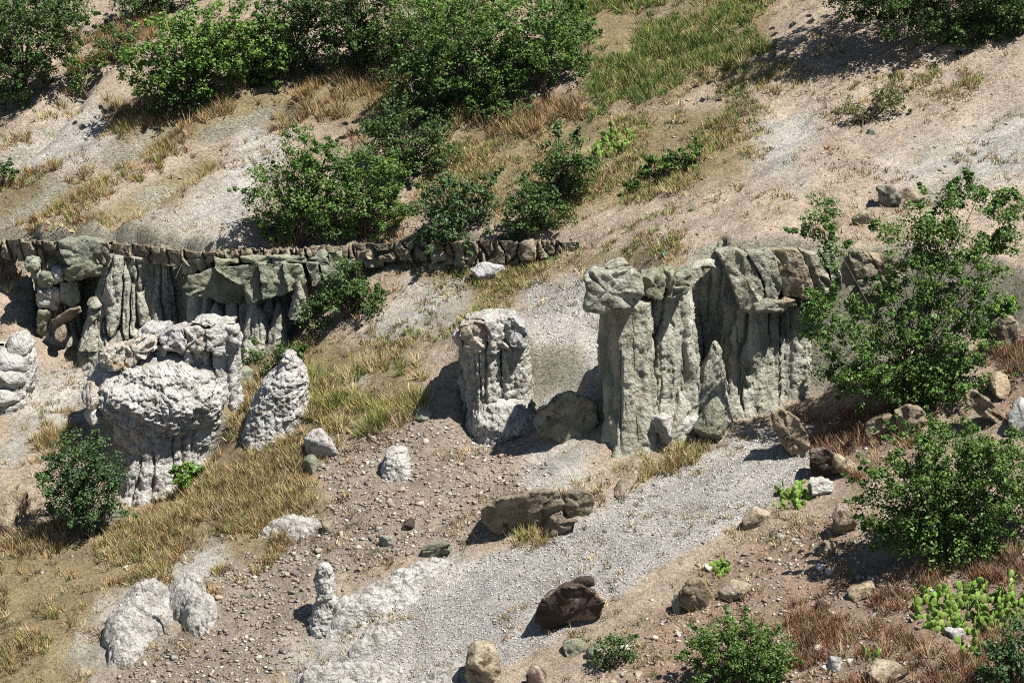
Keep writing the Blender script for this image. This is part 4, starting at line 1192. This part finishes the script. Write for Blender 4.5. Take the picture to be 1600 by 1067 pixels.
HG = 'shrubs on the upper slope'
SH = [  # label, base, lobes, tone, kwargs
 ('large dark shrub in the top left corner', (40, 165), [(30, 60, 75, 75), (85, 40, 45, 50), (20, 120, 50, 45), (60, 20, 70, 40), (-40, 60, 60, 70)], 'dark', {}),
 ('small shrub beside the top left corner shrub on the bare gully edge', (138, 150), [(138, 115, 30, 30)], 'mid', {}),
 ('dark small shrub between the corner shrub and the bright leafy thicket', (178, 100), [(178, 68, 32, 26)], 'dark', {}),
 ('broad bright green leafy shrub left of the dark thicket', (300, 170), [(280, 80, 75, 50), (350, 60, 70, 60), (240, 110, 50, 35), (330, 110, 60, 40), (400, 70, 50, 45)], 'bright', dict(size=.10)),
 ('lower dark shrub hanging below the bright leafy shrub', (262, 186), [(262, 155, 38, 32)], 'dark', {}),
 ('dark shrub at the top edge above the bright leafy shrub', (210, 30), [(220, -5, 40, 30), (265, -15, 50, 35)], 'dark', {}),
 ('tall dark shrub right of the bright leafy shrub at the top edge', (470, 115), [(450, 30, 55, 60), (500, 50, 60, 65), (430, 80, 40, 35)], 'dark', {}),
 ('dark shrub at the top edge over the dry brown grass', (560, 115), [(560, 40, 55, 65), (590, 80, 40, 35), (540, -10, 60, 40)], 'dark', {}),
 ('tall dark green shrub at the top centre', (650, 120), [(640, 30, 60, 60), (660, 80, 45, 45)], 'mid', {}),
 ('tall thick green shrub at the top left of the grassy slope', (745, 165), [(720, 40, 70, 65), (760, 100, 70, 60), (700, 110, 50, 50)], 'mid', {}),
 ('rounded green shrub at the edge of the green grassy slope', (850, 140), [(830, 60, 60, 60), (870, 85, 52, 50), (800, 100, 50, 40)], 'mid', {}),
 ('dark shrub in front of the thick top centre thicket', (650, 195), [(660, 150, 55, 45), (700, 175, 45, 28), (640, 120, 45, 40)], 'dark', {}),
 ('shrub filling the gap under the tall dark shrub at the top', (400, 125), [(395, 90, 45, 35), (430, 105, 35, 25)], 'bright', {}),
 ('green shrub at the top edge between the thicket crowns', (690, 60), [(690, 10, 70, 45), (760, 0, 60, 40)], 'bright', {}),
 ('green shrub low in the thicket right of the centre', (780, 175), [(780, 145, 60, 35), (740, 165, 45, 22)], 'mid', {}),
 ('green shrub at the top right end of the thicket', (880, 60), [(870, 20, 50, 45), (900, 50, 30, 35)], 'mid', {}),
 ('dark round shrub standing below the top thicket in the middle', (635, 272), [(625, 215, 55, 45), (665, 230, 45, 38), (600, 195, 35, 30)], 'dark', {}),
 ('large green shrub with a pointed top just above the ledge', (470, 378), [(470, 240, 32, 38), (445, 300, 55, 48), (500, 310, 60, 60), (440, 345, 50, 32), (520, 270, 40, 40)], 'mid', {}),
 ('spreading green shrub above the ledge right of the pointed one', (570, 372), [(570, 290, 55, 48), (590, 330, 45, 42), (545, 340, 50, 32), (610, 270, 28, 28)], 'mid', {}),
 ('dark shrub on the ledge edge hanging over the jointed blocks', (705, 388), [(690, 320, 50, 45), (735, 310, 42, 42), (705, 360, 62, 35)], 'blue', {}),
 ('dark shrub on the right end of the shrub row above the ledge', (825, 372), [(830, 320, 42, 38), (805, 345, 30, 28), (855, 335, 35, 30)], 'dark', {}),
 ('tall dark shrub above the right end of the shrub row', (880, 310), [(875, 250, 42, 38), (860, 285, 40, 30), (905, 265, 30, 35)], 'dark', {}),
 ('small dark green bush right of the bright cactus patch', (1020, 282), [(1020, 262, 17, 18)], 'mid', dict(cr=.18)),
 ('small upright green bush on dry grass right of the cactus patch', (1074, 262), [(1076, 238, 14, 28), (1050, 258, 18, 16)], 'mid', dict(cr=.16)),
 ('tiny dark bush on the dry slope left of the small green bush', (990, 300), [(990, 290, 10, 11)], 'dark', dict(cr=.13)),
 ('big dark shrub at the top right edge shading the soil', (1480, 55), [(1400, 5, 70, 45), (1460, 20, 80, 45), (1540, 15, 80, 50), (1345, -10, 55, 38), (1600, 20, 50, 45), (1480, -60, 170, 70), (1340, -70, 90, 60)], 'dark', {}),
 ('second dark shrub at the top right corner', (1590, 45), [(1600, 15, 50, 35), (1570, -20, 60, 40)], 'dark', {}),
 ('sparse yellowish bush alone on the bare upper right slope', (1345, 195), [(1362, 160, 42, 24), (1335, 180, 26, 16), (1395, 155, 26, 16)], 'olive', dict(per=34, cr=.2, size=.07, gap=.5)),
 ('dark shrub growing from the ledge foot in the middle', (545, 495), [(545, 430, 20, 42), (545, 470, 40, 32), (580, 465, 28, 24), (520, 460, 25, 30)], 'dark', {}),
 ('small dark shrub at the lower left of the ledge-foot shrub', (496, 525), [(496, 498, 24, 30)], 'dark', dict(cr=.2)),
 ('low dark shrub between the white outcrop and the white spire', (430, 588), [(425, 558, 36, 24), (450, 552, 24, 22)], 'dark', dict(cr=.2)),
 ('dense round green shrub standing left of the white outcrop', (132, 838), [(125, 720, 48, 40), (150, 740, 45, 42), (105, 770, 38, 40), (140, 790, 45, 38), (90, 740, 25, 28)], 'blue', dict(size=.075, cr=.22, dens=1.2)),
 ('dark shrub tip at the left edge above the yellow grass', (2, 292), [(2, 272, 16, 18)], 'dark', dict(cr=.18)),
 ('large dense round shrub at the lower right', (1470, 880), [(1480, 740, 90, 70), (1420, 780, 70, 65), (1530, 790, 85, 75), (1580, 740, 60, 70), (1400, 830, 50, 40), (1490, 840, 90, 45), (1480, 690, 60, 35)], 'mid', dict(size=.08, cr=.24, dens=1.1, per=62)),
 ('dense round shrub at the bottom edge right of centre', (1155, 1085), [(1155, 1010, 62, 42), (1110, 1030, 42, 42), (1195, 1030, 45, 45), (1150, 1060, 80, 40)], 'mid', dict(size=.07, cr=.2, dens=1.3)),
 ('dark shrub in the bottom right corner', (1590, 1075), [(1585, 1000, 40, 35), (1600, 1040, 50, 45), (1560, 1050, 30, 25)], 'blue', dict(cr=.2)),
 ('small dark bush right below the brown lichen-covered boulder', (958, 1042), [(960, 1008, 26, 24), (945, 1028, 24, 14), (980, 1018, 16, 16)], 'dark', dict(cr=.17, dens=.9, size=.06)),
 ('low bright green leafy plant under the white outcrop', (292, 768), [(292, 745, 26, 18)], 'lime', dict(cr=.13, size=.10, per=40)),
 ('bright green leafy sprig at the right edge behind the tall shrub', (1568, 500), [(1568, 480, 20, 16)], 'lime', dict(cr=.15, size=.1, per=40)),
]
for i, (lab, base, lobes, tone, kw) in enumerate(SH):
    shrub('shrub', lab, 'shrub', base, lobes, tone, 10 + i, group=HG if base[1] < 400 else None, **kw)
# the tall open shrub in front of the right wall
shrub('tall_shrub', 'tall open-branched green shrub in front of the right wall', 'shrub', (1420, 640),
      [(1330, 540, 75, 65, 0), (1420, 560, 90, 65, -.2), (1490, 540, 75, 80, .1), (1400, 480, 70, 40, .2), (1300, 480, 45, 35, .2), (1450, 600, 90, 38, -.3), (1340, 600, 60, 30, -.2),
       (1285, 330, 30, 26, .2), (1265, 358, 24, 14, .2), (1300, 400, 22, 28, .2), (1385, 360, 22, 18, .3), (1470, 330, 42, 38, .3), (1500, 300, 30, 24, .4), (1440, 370, 35, 40, .2), (1490, 390, 50, 40, .2),
       (1560, 350, 32, 38, .3), (1590, 330, 26, 30, .4), (1545, 400, 45, 30, .2), (1420, 430, 50, 34, .1), (1500, 450, 60, 50, .1), (1530, 300, 16, 14, .4), (1570, 300, 12, 14, .4)],
      'mid', 90, size=.082, per=56, dens=.85, cr=.22, limb=.045, gap=.42, stems=4)

# ------------------------------------------------------------------ cactus patches
def pad_meshes(c, nm):
    r = np.random.default_rng(3)
    out = []
    for q in range(6):
        V, F = ico(2)
        V = V.copy()
        V[:, 1] *= .15 + .03 * (q % 3)
        V[:, 0] *= .70 + .05 * q * (1 - .2 * np.clip(-V[:, 2], 0, 1))
        V = V * .5 + np.array([0, 0, .45])
        V[:, 1] += .10 * (q % 3 - 1) * V[:, 2] ** 2
        k = r.uniform(.75, 1.25)
        out.append(mk_mesh('pad', V, F, np.array(c) * k * np.array([r.uniform(.85, 1.15), 1, 1]), True, M['cactus']))
    return out
PADM = pad_meshes((0.165, 0.250, 0.044), 'a')
def cactus(label, pts_poly, n, size, seed):
    r = np.random.default_rng(seed)
    p = np.array(pts_poly, float)
    foot = (p[:, 0].mean(), p[:, 1].max() - 4)
    B = g1(*foot)
    root = empty('prickly_pear_cactus', B, label, 'cactus', 'prickly pear clumps')
    q = []
    while len(q) < n:
        a = np.stack([r.uniform(p[:, 0].min(), p[:, 0].max(), 200), r.uniform(p[:, 1].min(), p[:, 1].max(), 200)], 1)
        a = a[poly_d(a[:, 0], a[:, 1], pts_poly) < 0]
        q += list(a)
    q = np.array(q[:n])
    G = ground(q[:, 0], q[:, 1] + size / mpp(B[1]) * .6)
    prev = None
    for i in range(n):
        s = size * r.uniform(.7, 1.2)
        yaw = r.uniform(-1.0, 1.0) + (math.pi if r.random() < .5 else 0)
        rot = Euler((r.normal() * .25, r.normal() * .35, yaw))
        if prev is None or r.random() < .6:          # a new stem from the ground
            loc = G[i] - B + np.array([0, 0, -.03])
        else:                                         # a pad growing from the rim of the last one
            ploc, prot, ps = prev
            a = r.uniform(-.9, .9)
            tip = Vector((math.sin(a) * .38 * ps, 0, (.46 + .46 * math.cos(a)) * ps))
            tip.rotate(prot)
            loc = ploc + np.array(tip)
            rot = Euler((prot.x + r.normal() * .2, prot.y + a * .7, prot.z + r.normal() * .5))
        o = bpy.data.objects.new('pad', PADM[r.integers(6)])
        COL.objects.link(o)
        o.parent = root
        o.location = Vector(loc)
        o.scale = (s, s, s)
        o.rotation_euler = rot
        prev = (loc, rot, s) if r.random() < .8 else None
cactus('big bright prickly pear patch at the lower right', [(1424, 935), (1440, 915), (1500, 908), (1560, 915), (1610, 928), (1600, 965), (1540, 985), (1470, 985), (1428, 965)], 295, .19, 1)
cactus('prickly pear clump at the right edge of the scree stream', [(1206, 768), (1222, 758), (1262, 758), (1276, 772), (1250, 790), (1212, 790)], 70, .17, 2)
cactus('small bright prickly pear clump above the bottom round shrub', [(1108, 880), (1126, 868), (1140, 886), (1130, 896), (1112, 892)], 36, .16, 3)
cactus('prickly pear patch on the upper slope among dark shrubs', [(920, 228), (945, 208), (985, 202), (994, 214), (970, 232), (932, 242)], 110, .17, 4)
cactus('tiny prickly pear lying in red grass near the bottom', [(1346, 1014), (1372, 1012), (1374, 1024), (1352, 1024)], 9, .2, 5)
cactus('sparse low prickly pear below the big patch at lower right', [(1500, 1002), (1540, 1000), (1545, 1018), (1510, 1020)], 16, .2, 6)

# ------------------------------------------------------------------ scrap
Vb, Fb = boulder_mesh(77, 3)
cb = g1(1037, 400)
s_ = Vb * np.array([.13, .12, .09])
s_ = s_ * (1 + .25 * fbm(Vb[:, 0] * 2.5, Vb[:, 1] * 2.5, Vb[:, 2] * 2.5, 3, 8))[:, None]
put('plastic_scrap', s_ + cb + np.array([0, 0, .06]), Fb, M['bag'], None, np.array(S(96, 178, 160)), False, label='small turquoise crumpled scrap on the slope above the cap rocks', cat='litter')

# ------------------------------------------------------------------ loose stones: the largest one by one, the rest together
HP = []
for q in range(10):
    r = np.random.default_rng(500 + q)
    p = r.normal(size=(11, 3))
    p /= np.linalg.norm(p, axis=1)[:, None]
    p *= np.array([1, r.uniform(.7, 1), r.uniform(.5, .8)])
    bm = bmesh.new()
    for v in p:
        bm.verts.new(v)
    res = bmesh.ops.convex_hull(bm, input=bm.verts[:])
    bmesh.ops.delete(bm, geom=[g for g in res['geom_interior'] if isinstance(g, bmesh.types.BMVert)], context='VERTS')
    bmesh.ops.triangulate(bm, faces=bm.faces[:])
    bm.verts.index_update()
    HP.append((np.array([v.co[:] for v in bm.verts]), np.array([[v.index for v in f.verts] for f in bm.faces])))
    bm.free()
SC = [S(160, 142, 125), S(146, 128, 116), S(172, 156, 138), S(132, 120, 110), S(180, 172, 160), S(152, 128, 108), S(140, 138, 126), S(112, 102, 96), S(186, 181, 173)]
CN = ['tan', 'brown', 'light tan', 'grey brown', 'pale', 'reddish brown', 'grey green', 'dark', 'whitish']
SMESH = [[mk_mesh('stone', v, f, np.array(c_), False, M['stone']) for c_ in SC] for v, f in HP[:5]]

def scatter(n, seed, lim=(-16, 16, -16.5, 21)):
    r = np.random.default_rng(seed)
    x, y = r.uniform(lim[0], lim[1], n), r.uniform(lim[2], lim[3], n)
    z = zlook(x, y)
    e = .12
    sx, sy = (zlook(x + e, y) - zlook(x - e, y)) / (2 * e), (zlook(x, y + e) - zlook(x, y - e)) / (2 * e)
    P = np.stack([x, y, z], 1)
    a, b_ = project(P)
    ok = (np.hypot(sx, sy) < 1.3)
    return P[ok], a[ok], b_[ok], r

SZ = [
 ('stone lying in the rubble field below the white pillar', 'stones in the rubble field', [(480, 700), (660, 640), (830, 690), (860, 740), (750, 800), (650, 850), (560, 880), (440, 880), (520, 780)], 105, (.05, .14), [0, 1, 2, 3, 5, 6, 4]),
 ('stone on the slope around the slim white finger rock', 'stones round the white finger rock', [(340, 890), (490, 850), (640, 850), (560, 900), (480, 990), (420, 1070), (150, 1070), (330, 970)], 75, (.05, .14), [0, 1, 3, 5, 7, 4, 6]),
 ('stone on the reddish soil at the lower right', 'stones on the reddish soil', [(1000, 960), (1160, 840), (1330, 790), (1380, 880), (1440, 900), (1420, 1070), (1250, 1070), (1240, 960), (1120, 950), (1040, 1070), (880, 1070)], 70, (.05, .17), [2, 4, 8, 0, 6, 4]),
 ('stone scattered on the bare tan slope at the upper right', 'stones on the upper right slope', [(1050, 330), (1250, 140), (1600, 110), (1600, 380), (1150, 385)], 30, (.05, .10), [3, 7, 0, 6]),
 ('stone lying among dry grass at the lower left', 'stones in the lower left grass', [(0, 900), (200, 820), (420, 700), (400, 880), (240, 900), (130, 1060), (0, 1060)], 20, (.05, .12), [0, 3, 4, 2]),
]
for si, (lab, grp, poly, n, (s0, s1), cs) in enumerate(SZ):
    P, a, b_, r = scatter(9000, 800 + si)
    k = poly_d(a, b_, poly) < -2
    P = P[k][:n]
    for i in range(len(P)):
        ck = cs[r.integers(len(cs))]
        o = bpy.data.objects.new('loose_stone', SMESH[r.integers(5)][ck])
        COL.objects.link(o)
        f_ = r.random() ** 2
        s = s0 + (s1 - s0) * f_
        sz = ('tiny', 'small', 'mid-sized', 'large')[min(3, int(f_ * 4))]
        o.scale = (s * r.uniform(.8, 1.3), s * r.uniform(.8, 1.3), s * r.uniform(.7, 1.1))
        o.rotation_euler = (r.normal() * .3, r.normal() * .3, r.uniform(0, 6.28))
        o.location = Vector(P[i] + np.array([0, 0, s * .05]))
        tag(o, sz + ' ' + CN[ck] + ' ' + lab, 'stone', grp)

def merged(name, P, size, cols, r, label, cat, flatz=.7, tmpl=None):
    n = len(P)
    T = [np.array([[1, 0, 0], [-1, 0, 0], [0, 1, 0], [0, -1, 0], [0, 0, 1], [0, 0, -1]], float)]
    TF_ = np.array([[0, 2, 4], [2, 1, 4], [1, 3, 4], [3, 0, 4], [2, 0, 5], [1, 2, 5], [3, 1, 5], [0, 3, 5]])
    V = np.repeat(T[0][None], n, 0) + r.normal(size=(n, 6, 3)) * .25
    V *= np.stack([r.uniform(.7, 1.3, n), r.uniform(.7, 1.3, n), r.uniform(.5, 1.0, n) * flatz], 1)[:, None, :]
    th = r.uniform(0, 6.28, n)
    c_, s_ = np.cos(th)[:, None], np.sin(th)[:, None]
    V = np.stack([V[..., 0] * c_ - V[..., 1] * s_, V[..., 0] * s_ + V[..., 1] * c_, V[..., 2]], -1)
    V = V * size[:, None, None] + P[:, None, :] + np.array([0, 0, 1]) * (size * .05)[:, None, None]
    F = (TF_[None] + 6 * np.arange(n)[:, None, None]).reshape(-1, 3)
    o = link(name, mk_mesh(name, V.reshape(-1, 3), F, np.repeat(cols, 6, 0), False, M['stone']))
    tag(o, label, cat, None, 'stuff')
    return o

P, a, b_, r = scatter(230000, 901)
zs = zone(a, b_, ZN['scree'], 8, 14, 104)
k = r.random(len(P)) < zs * .85
n = k.sum()
g = np.array(S(184, 178, 170))[None] * r.choice([.42, .62, .85, 1.0, 1.12, 1.25], n)[:, None] * r.uniform(.93, 1.05, (n, 3))
merged('scree_gravel', P[k], r.uniform(.016, .036, n), g, r, 'pale grey gravel of the scree stream', 'gravel')
P, a, b_, r = scatter(200000, 902)
zr = np.maximum(zone(a, b_, ZN['rubble'], 14, 24, 103), .55 * zone(a, b_, ZN['red'], 20, 30, 102))
k = r.random(len(P)) < zr * .95
n = k.sum()
g = np.array(SC)[r.integers(0, len(SC), n)] * r.uniform(.7, 1.15, n)[:, None]
merged('rubble', P[k], .014 + .065 * r.random(n) ** 3.4, g, r, 'small brown and grey rubble strewn over the lower slope', 'rubble')
P, a, b_, r = scatter(44000, 903)
ze = zone(a, b_, ZN['sand'] + ZN['ash'], 20, 24, 101)
k = r.random(len(P)) < .14 + .26 * ze
n = k.sum()
g = np.array(S(178, 156, 134))[None] * r.choice([.5, .75, .95, 1.1], n)[:, None] * r.uniform(.92, 1.05, (n, 3))
merged('slope_gravel', P[k], .012 + .05 * r.random(n) ** 5, g, r, 'fine tan gravel on the bare slopes', 'gravel')

# ------------------------------------------------------------------ grass
def grass(name, label, polys, n, blades, hgt, cols, seed, dens=1.0, patch=.2, wd=.013, warp=22):
    n, blades = int(n * 1.15), int(blades * 1.55)
    patch -= .12
    P, a, b_, r = scatter(n, seed)
    z = zone(a, b_, polys, 14, warp, seed + 7)
    pn = fbm(P[:, 0] * .9, P[:, 1] * .9, 0, 3, seed + 3)
    k = r.random(len(P)) < z * dens * np.clip(.42 + patch + pn * 2.2, 0, 1)
    P, pn = P[k], pn[k]
    n = len(P)
    m = n * blades
    of = r.normal(size=(m, 2)) * .055
    c0 = np.repeat(P, blades, 0) + np.concatenate([of, np.zeros((m, 1))], 1)
    ph = np.repeat(r.uniform(.45, 1.25, n) * (1 + .35 * pn), blades)
    L = hgt * ph * r.uniform(.5, 1.2, m)
    d = r.normal(size=(m, 3)) * np.array([.34, .34, .12]) + np.array([-.06, -.05, 1.0]) + np.concatenate([of * 5.5, np.zeros((m, 1))], 1)
    d /= np.linalg.norm(d, axis=1)[:, None]
    sd = np.cross(d, r.normal(size=(m, 3)))
    sd /= np.linalg.norm(sd, axis=1)[:, None]
    W = wd * r.uniform(.6, 1.3, m)
    V = np.stack([c0 - sd * W[:, None] - d * .03, c0 + sd * W[:, None] - d * .03, c0 + d * L[:, None]], 1).reshape(-1, 3)
    F = np.arange(3 * m).reshape(m, 3)
    cc = np.array(cols)
    tc = np.repeat(r.integers(0, len(cc), n), blades)
    col = cc[tc] * r.uniform(.7, 1.35, m)[:, None]
    o = link(name, mk_mesh(name, V, F, np.repeat(col, 3, 0), False, M['grass']))
    tag(o, label, 'grass', None, 'stuff')
    return o

STRAW = [S(182, 162, 122), S(166, 146, 106), S(192, 174, 134), S(150, 126, 92)]
OCHRE = [S(172, 144, 100), S(154, 126, 86), S(182, 156, 108), S(144, 128, 84)]
YGREEN = [S(156, 154, 88), S(132, 138, 78), S(176, 164, 100), S(110, 122, 66)]
GREEN = [S(92, 116, 58), S(108, 128, 64), S(76, 102, 52), S(132, 140, 80), S(150, 140, 92)]
BROWN = [S(142, 118, 92), S(124, 104, 82), S(160, 136, 104), S(112, 102, 72)]
RED = [S(144, 104, 84), S(160, 120, 96), S(128, 92, 76), S(172, 140, 110)]
grass('green_grass', 'green grass on the slope at the top right of the thicket', [[(890, -80), (1250, -80), (1190, 80), (1060, 150), (930, 165), (900, 100)]], 85000, 12, .32, GREEN + GREEN + STRAW[:1] + YGREEN[:1], 31, 1.0, .7, warp=60)
grass('brown_grass', 'tall brown dry grass below the top thicket', [[(170, 165), (350, 140), (450, 105), (640, 90), (640, 230), (560, 240), (520, 190), (440, 205), (340, 215), (290, 235), (170, 240)], [(720, 175), (900, 150), (930, 180), (800, 215), (700, 215)], [(110, 20), (250, 10), (240, 60), (120, 110)]],
      60000, 13, .40, BROWN + OCHRE, 32, 1.0, .4)
grass('olive_grass', 'short patchy grass on the tan slope above the cap rocks', [[(700, 200), (1190, 175), (1190, 250), (1000, 320), (880, 345), (720, 340), (650, 300)], [(640, 420), (930, 392), (840, 440), (720, 510), (600, 580), (520, 560), (640, 500), (720, 470)], [(930, 340), (1060, 330), (1060, 400), (930, 410)], [(1060, 120), (1250, 80), (1240, 130), (1100, 175)],
      [(1320, 130), (1540, 95), (1520, 150), (1330, 170)]], 110000, 8, .17, STRAW + YGREEN + BROWN + GREEN[:2], 33, 1.0, .35)
grass('gully_grass', 'yellow green grass strips along the gullies at the upper left', [[(0, 285), (60, 262), (160, 262), (165, 300), (90, 320), (0, 345)], [(130, 352), (220, 310), (330, 240), (340, 262), (250, 330), (200, 362)], [(0, 240), (60, 190), (110, 145), (125, 155), (70, 215), (10, 265)], [(180, 180), (300, 170), (300, 215), (180, 228)], [(170, 250), (290, 215), (330, 220), (200, 300), (140, 330)], [(0, 345), (110, 310), (200, 340), (130, 372), (0, 372)], [(560, 230), (760, 240), (780, 300), (640, 310), (620, 372), (580, 300)], [(0, 398), (42, 400), (35, 480), (0, 500)],
      [(420, 370), (620, 366), (620, 382), (430, 384)]], 70000, 12, .27, YGREEN + STRAW + OCHRE + BROWN, 34, .9, .3)
grass('tall_yellow_grass', 'tall yellow green grass in the middle below the dark shrubs', [[(470, 600), (560, 570), (660, 560), (650, 640), (570, 690), (480, 690)], [(820, 838), (850, 838), (840, 862), (815, 862)]], 60000, 16, .46, YGREEN + STRAW, 35, 1.0, .35)
grass('straw_grass', 'straw coloured dry grass covering the lower left slope', [[(-90, 870), (180, 805), (330, 735), (490, 670), (510, 760), (400, 905), (340, 930), (240, 915), (165, 990), (120, 1100), (-90, 1100)], [(370, 560), (480, 530), (480, 600), (390, 650), (330, 730), (280, 720), (340, 640)], [(860, 770), (960, 735), (1120, 690), (1090, 720), (960, 775), (880, 790)], [(30, 690), (110, 650), (110, 690), (60, 720)]],
      120000, 11, .30, STRAW + STRAW + OCHRE + BROWN + YGREEN[:2] + [S(112, 118, 70)], 36, .95, .22)
grass('reddish_grass', 'reddish dry grass around the boulders at the lower right', [[(1255, 650), (1430, 625), (1420, 690), (1340, 750), (1270, 700)], [(1540, 520), (1660, 490), (1660, 680), (1570, 660)], [(1440, 870), (1660, 840), (1660, 915), (1440, 920)], [(1230, 960), (1420, 900), (1480, 1000), (1600, 990), (1560, 1100), (1230, 1100)]],
      90000, 13, .34, RED + BROWN, 37, .8, .2)
grass('sparse_grass', 'sparse dry tufts scattered on stony ground at the lower right and centre', [[(960, 1000), (1100, 860), (1340, 780), (1340, 900), (1240, 960), (1060, 1000), (960, 1080)], [(480, 700), (660, 650), (640, 720), (520, 780), (440, 860)], [(560, 960), (760, 880), (760, 910), (580, 990)], [(560, 480), (640, 430), (600, 520), (520, 580)]], 60000, 10, .22, STRAW + BROWN, 38, .35, -.1)


grass('weed_tufts', 'low dry weeds sprinkled over the whole slope', [[(-150, -150), (1750, -150), (1750, 1200), (-150, 1200)]], 90000, 8, .16, STRAW + BROWN + [S(96, 100, 60), S(84, 92, 54)], 39, .16, -.1)
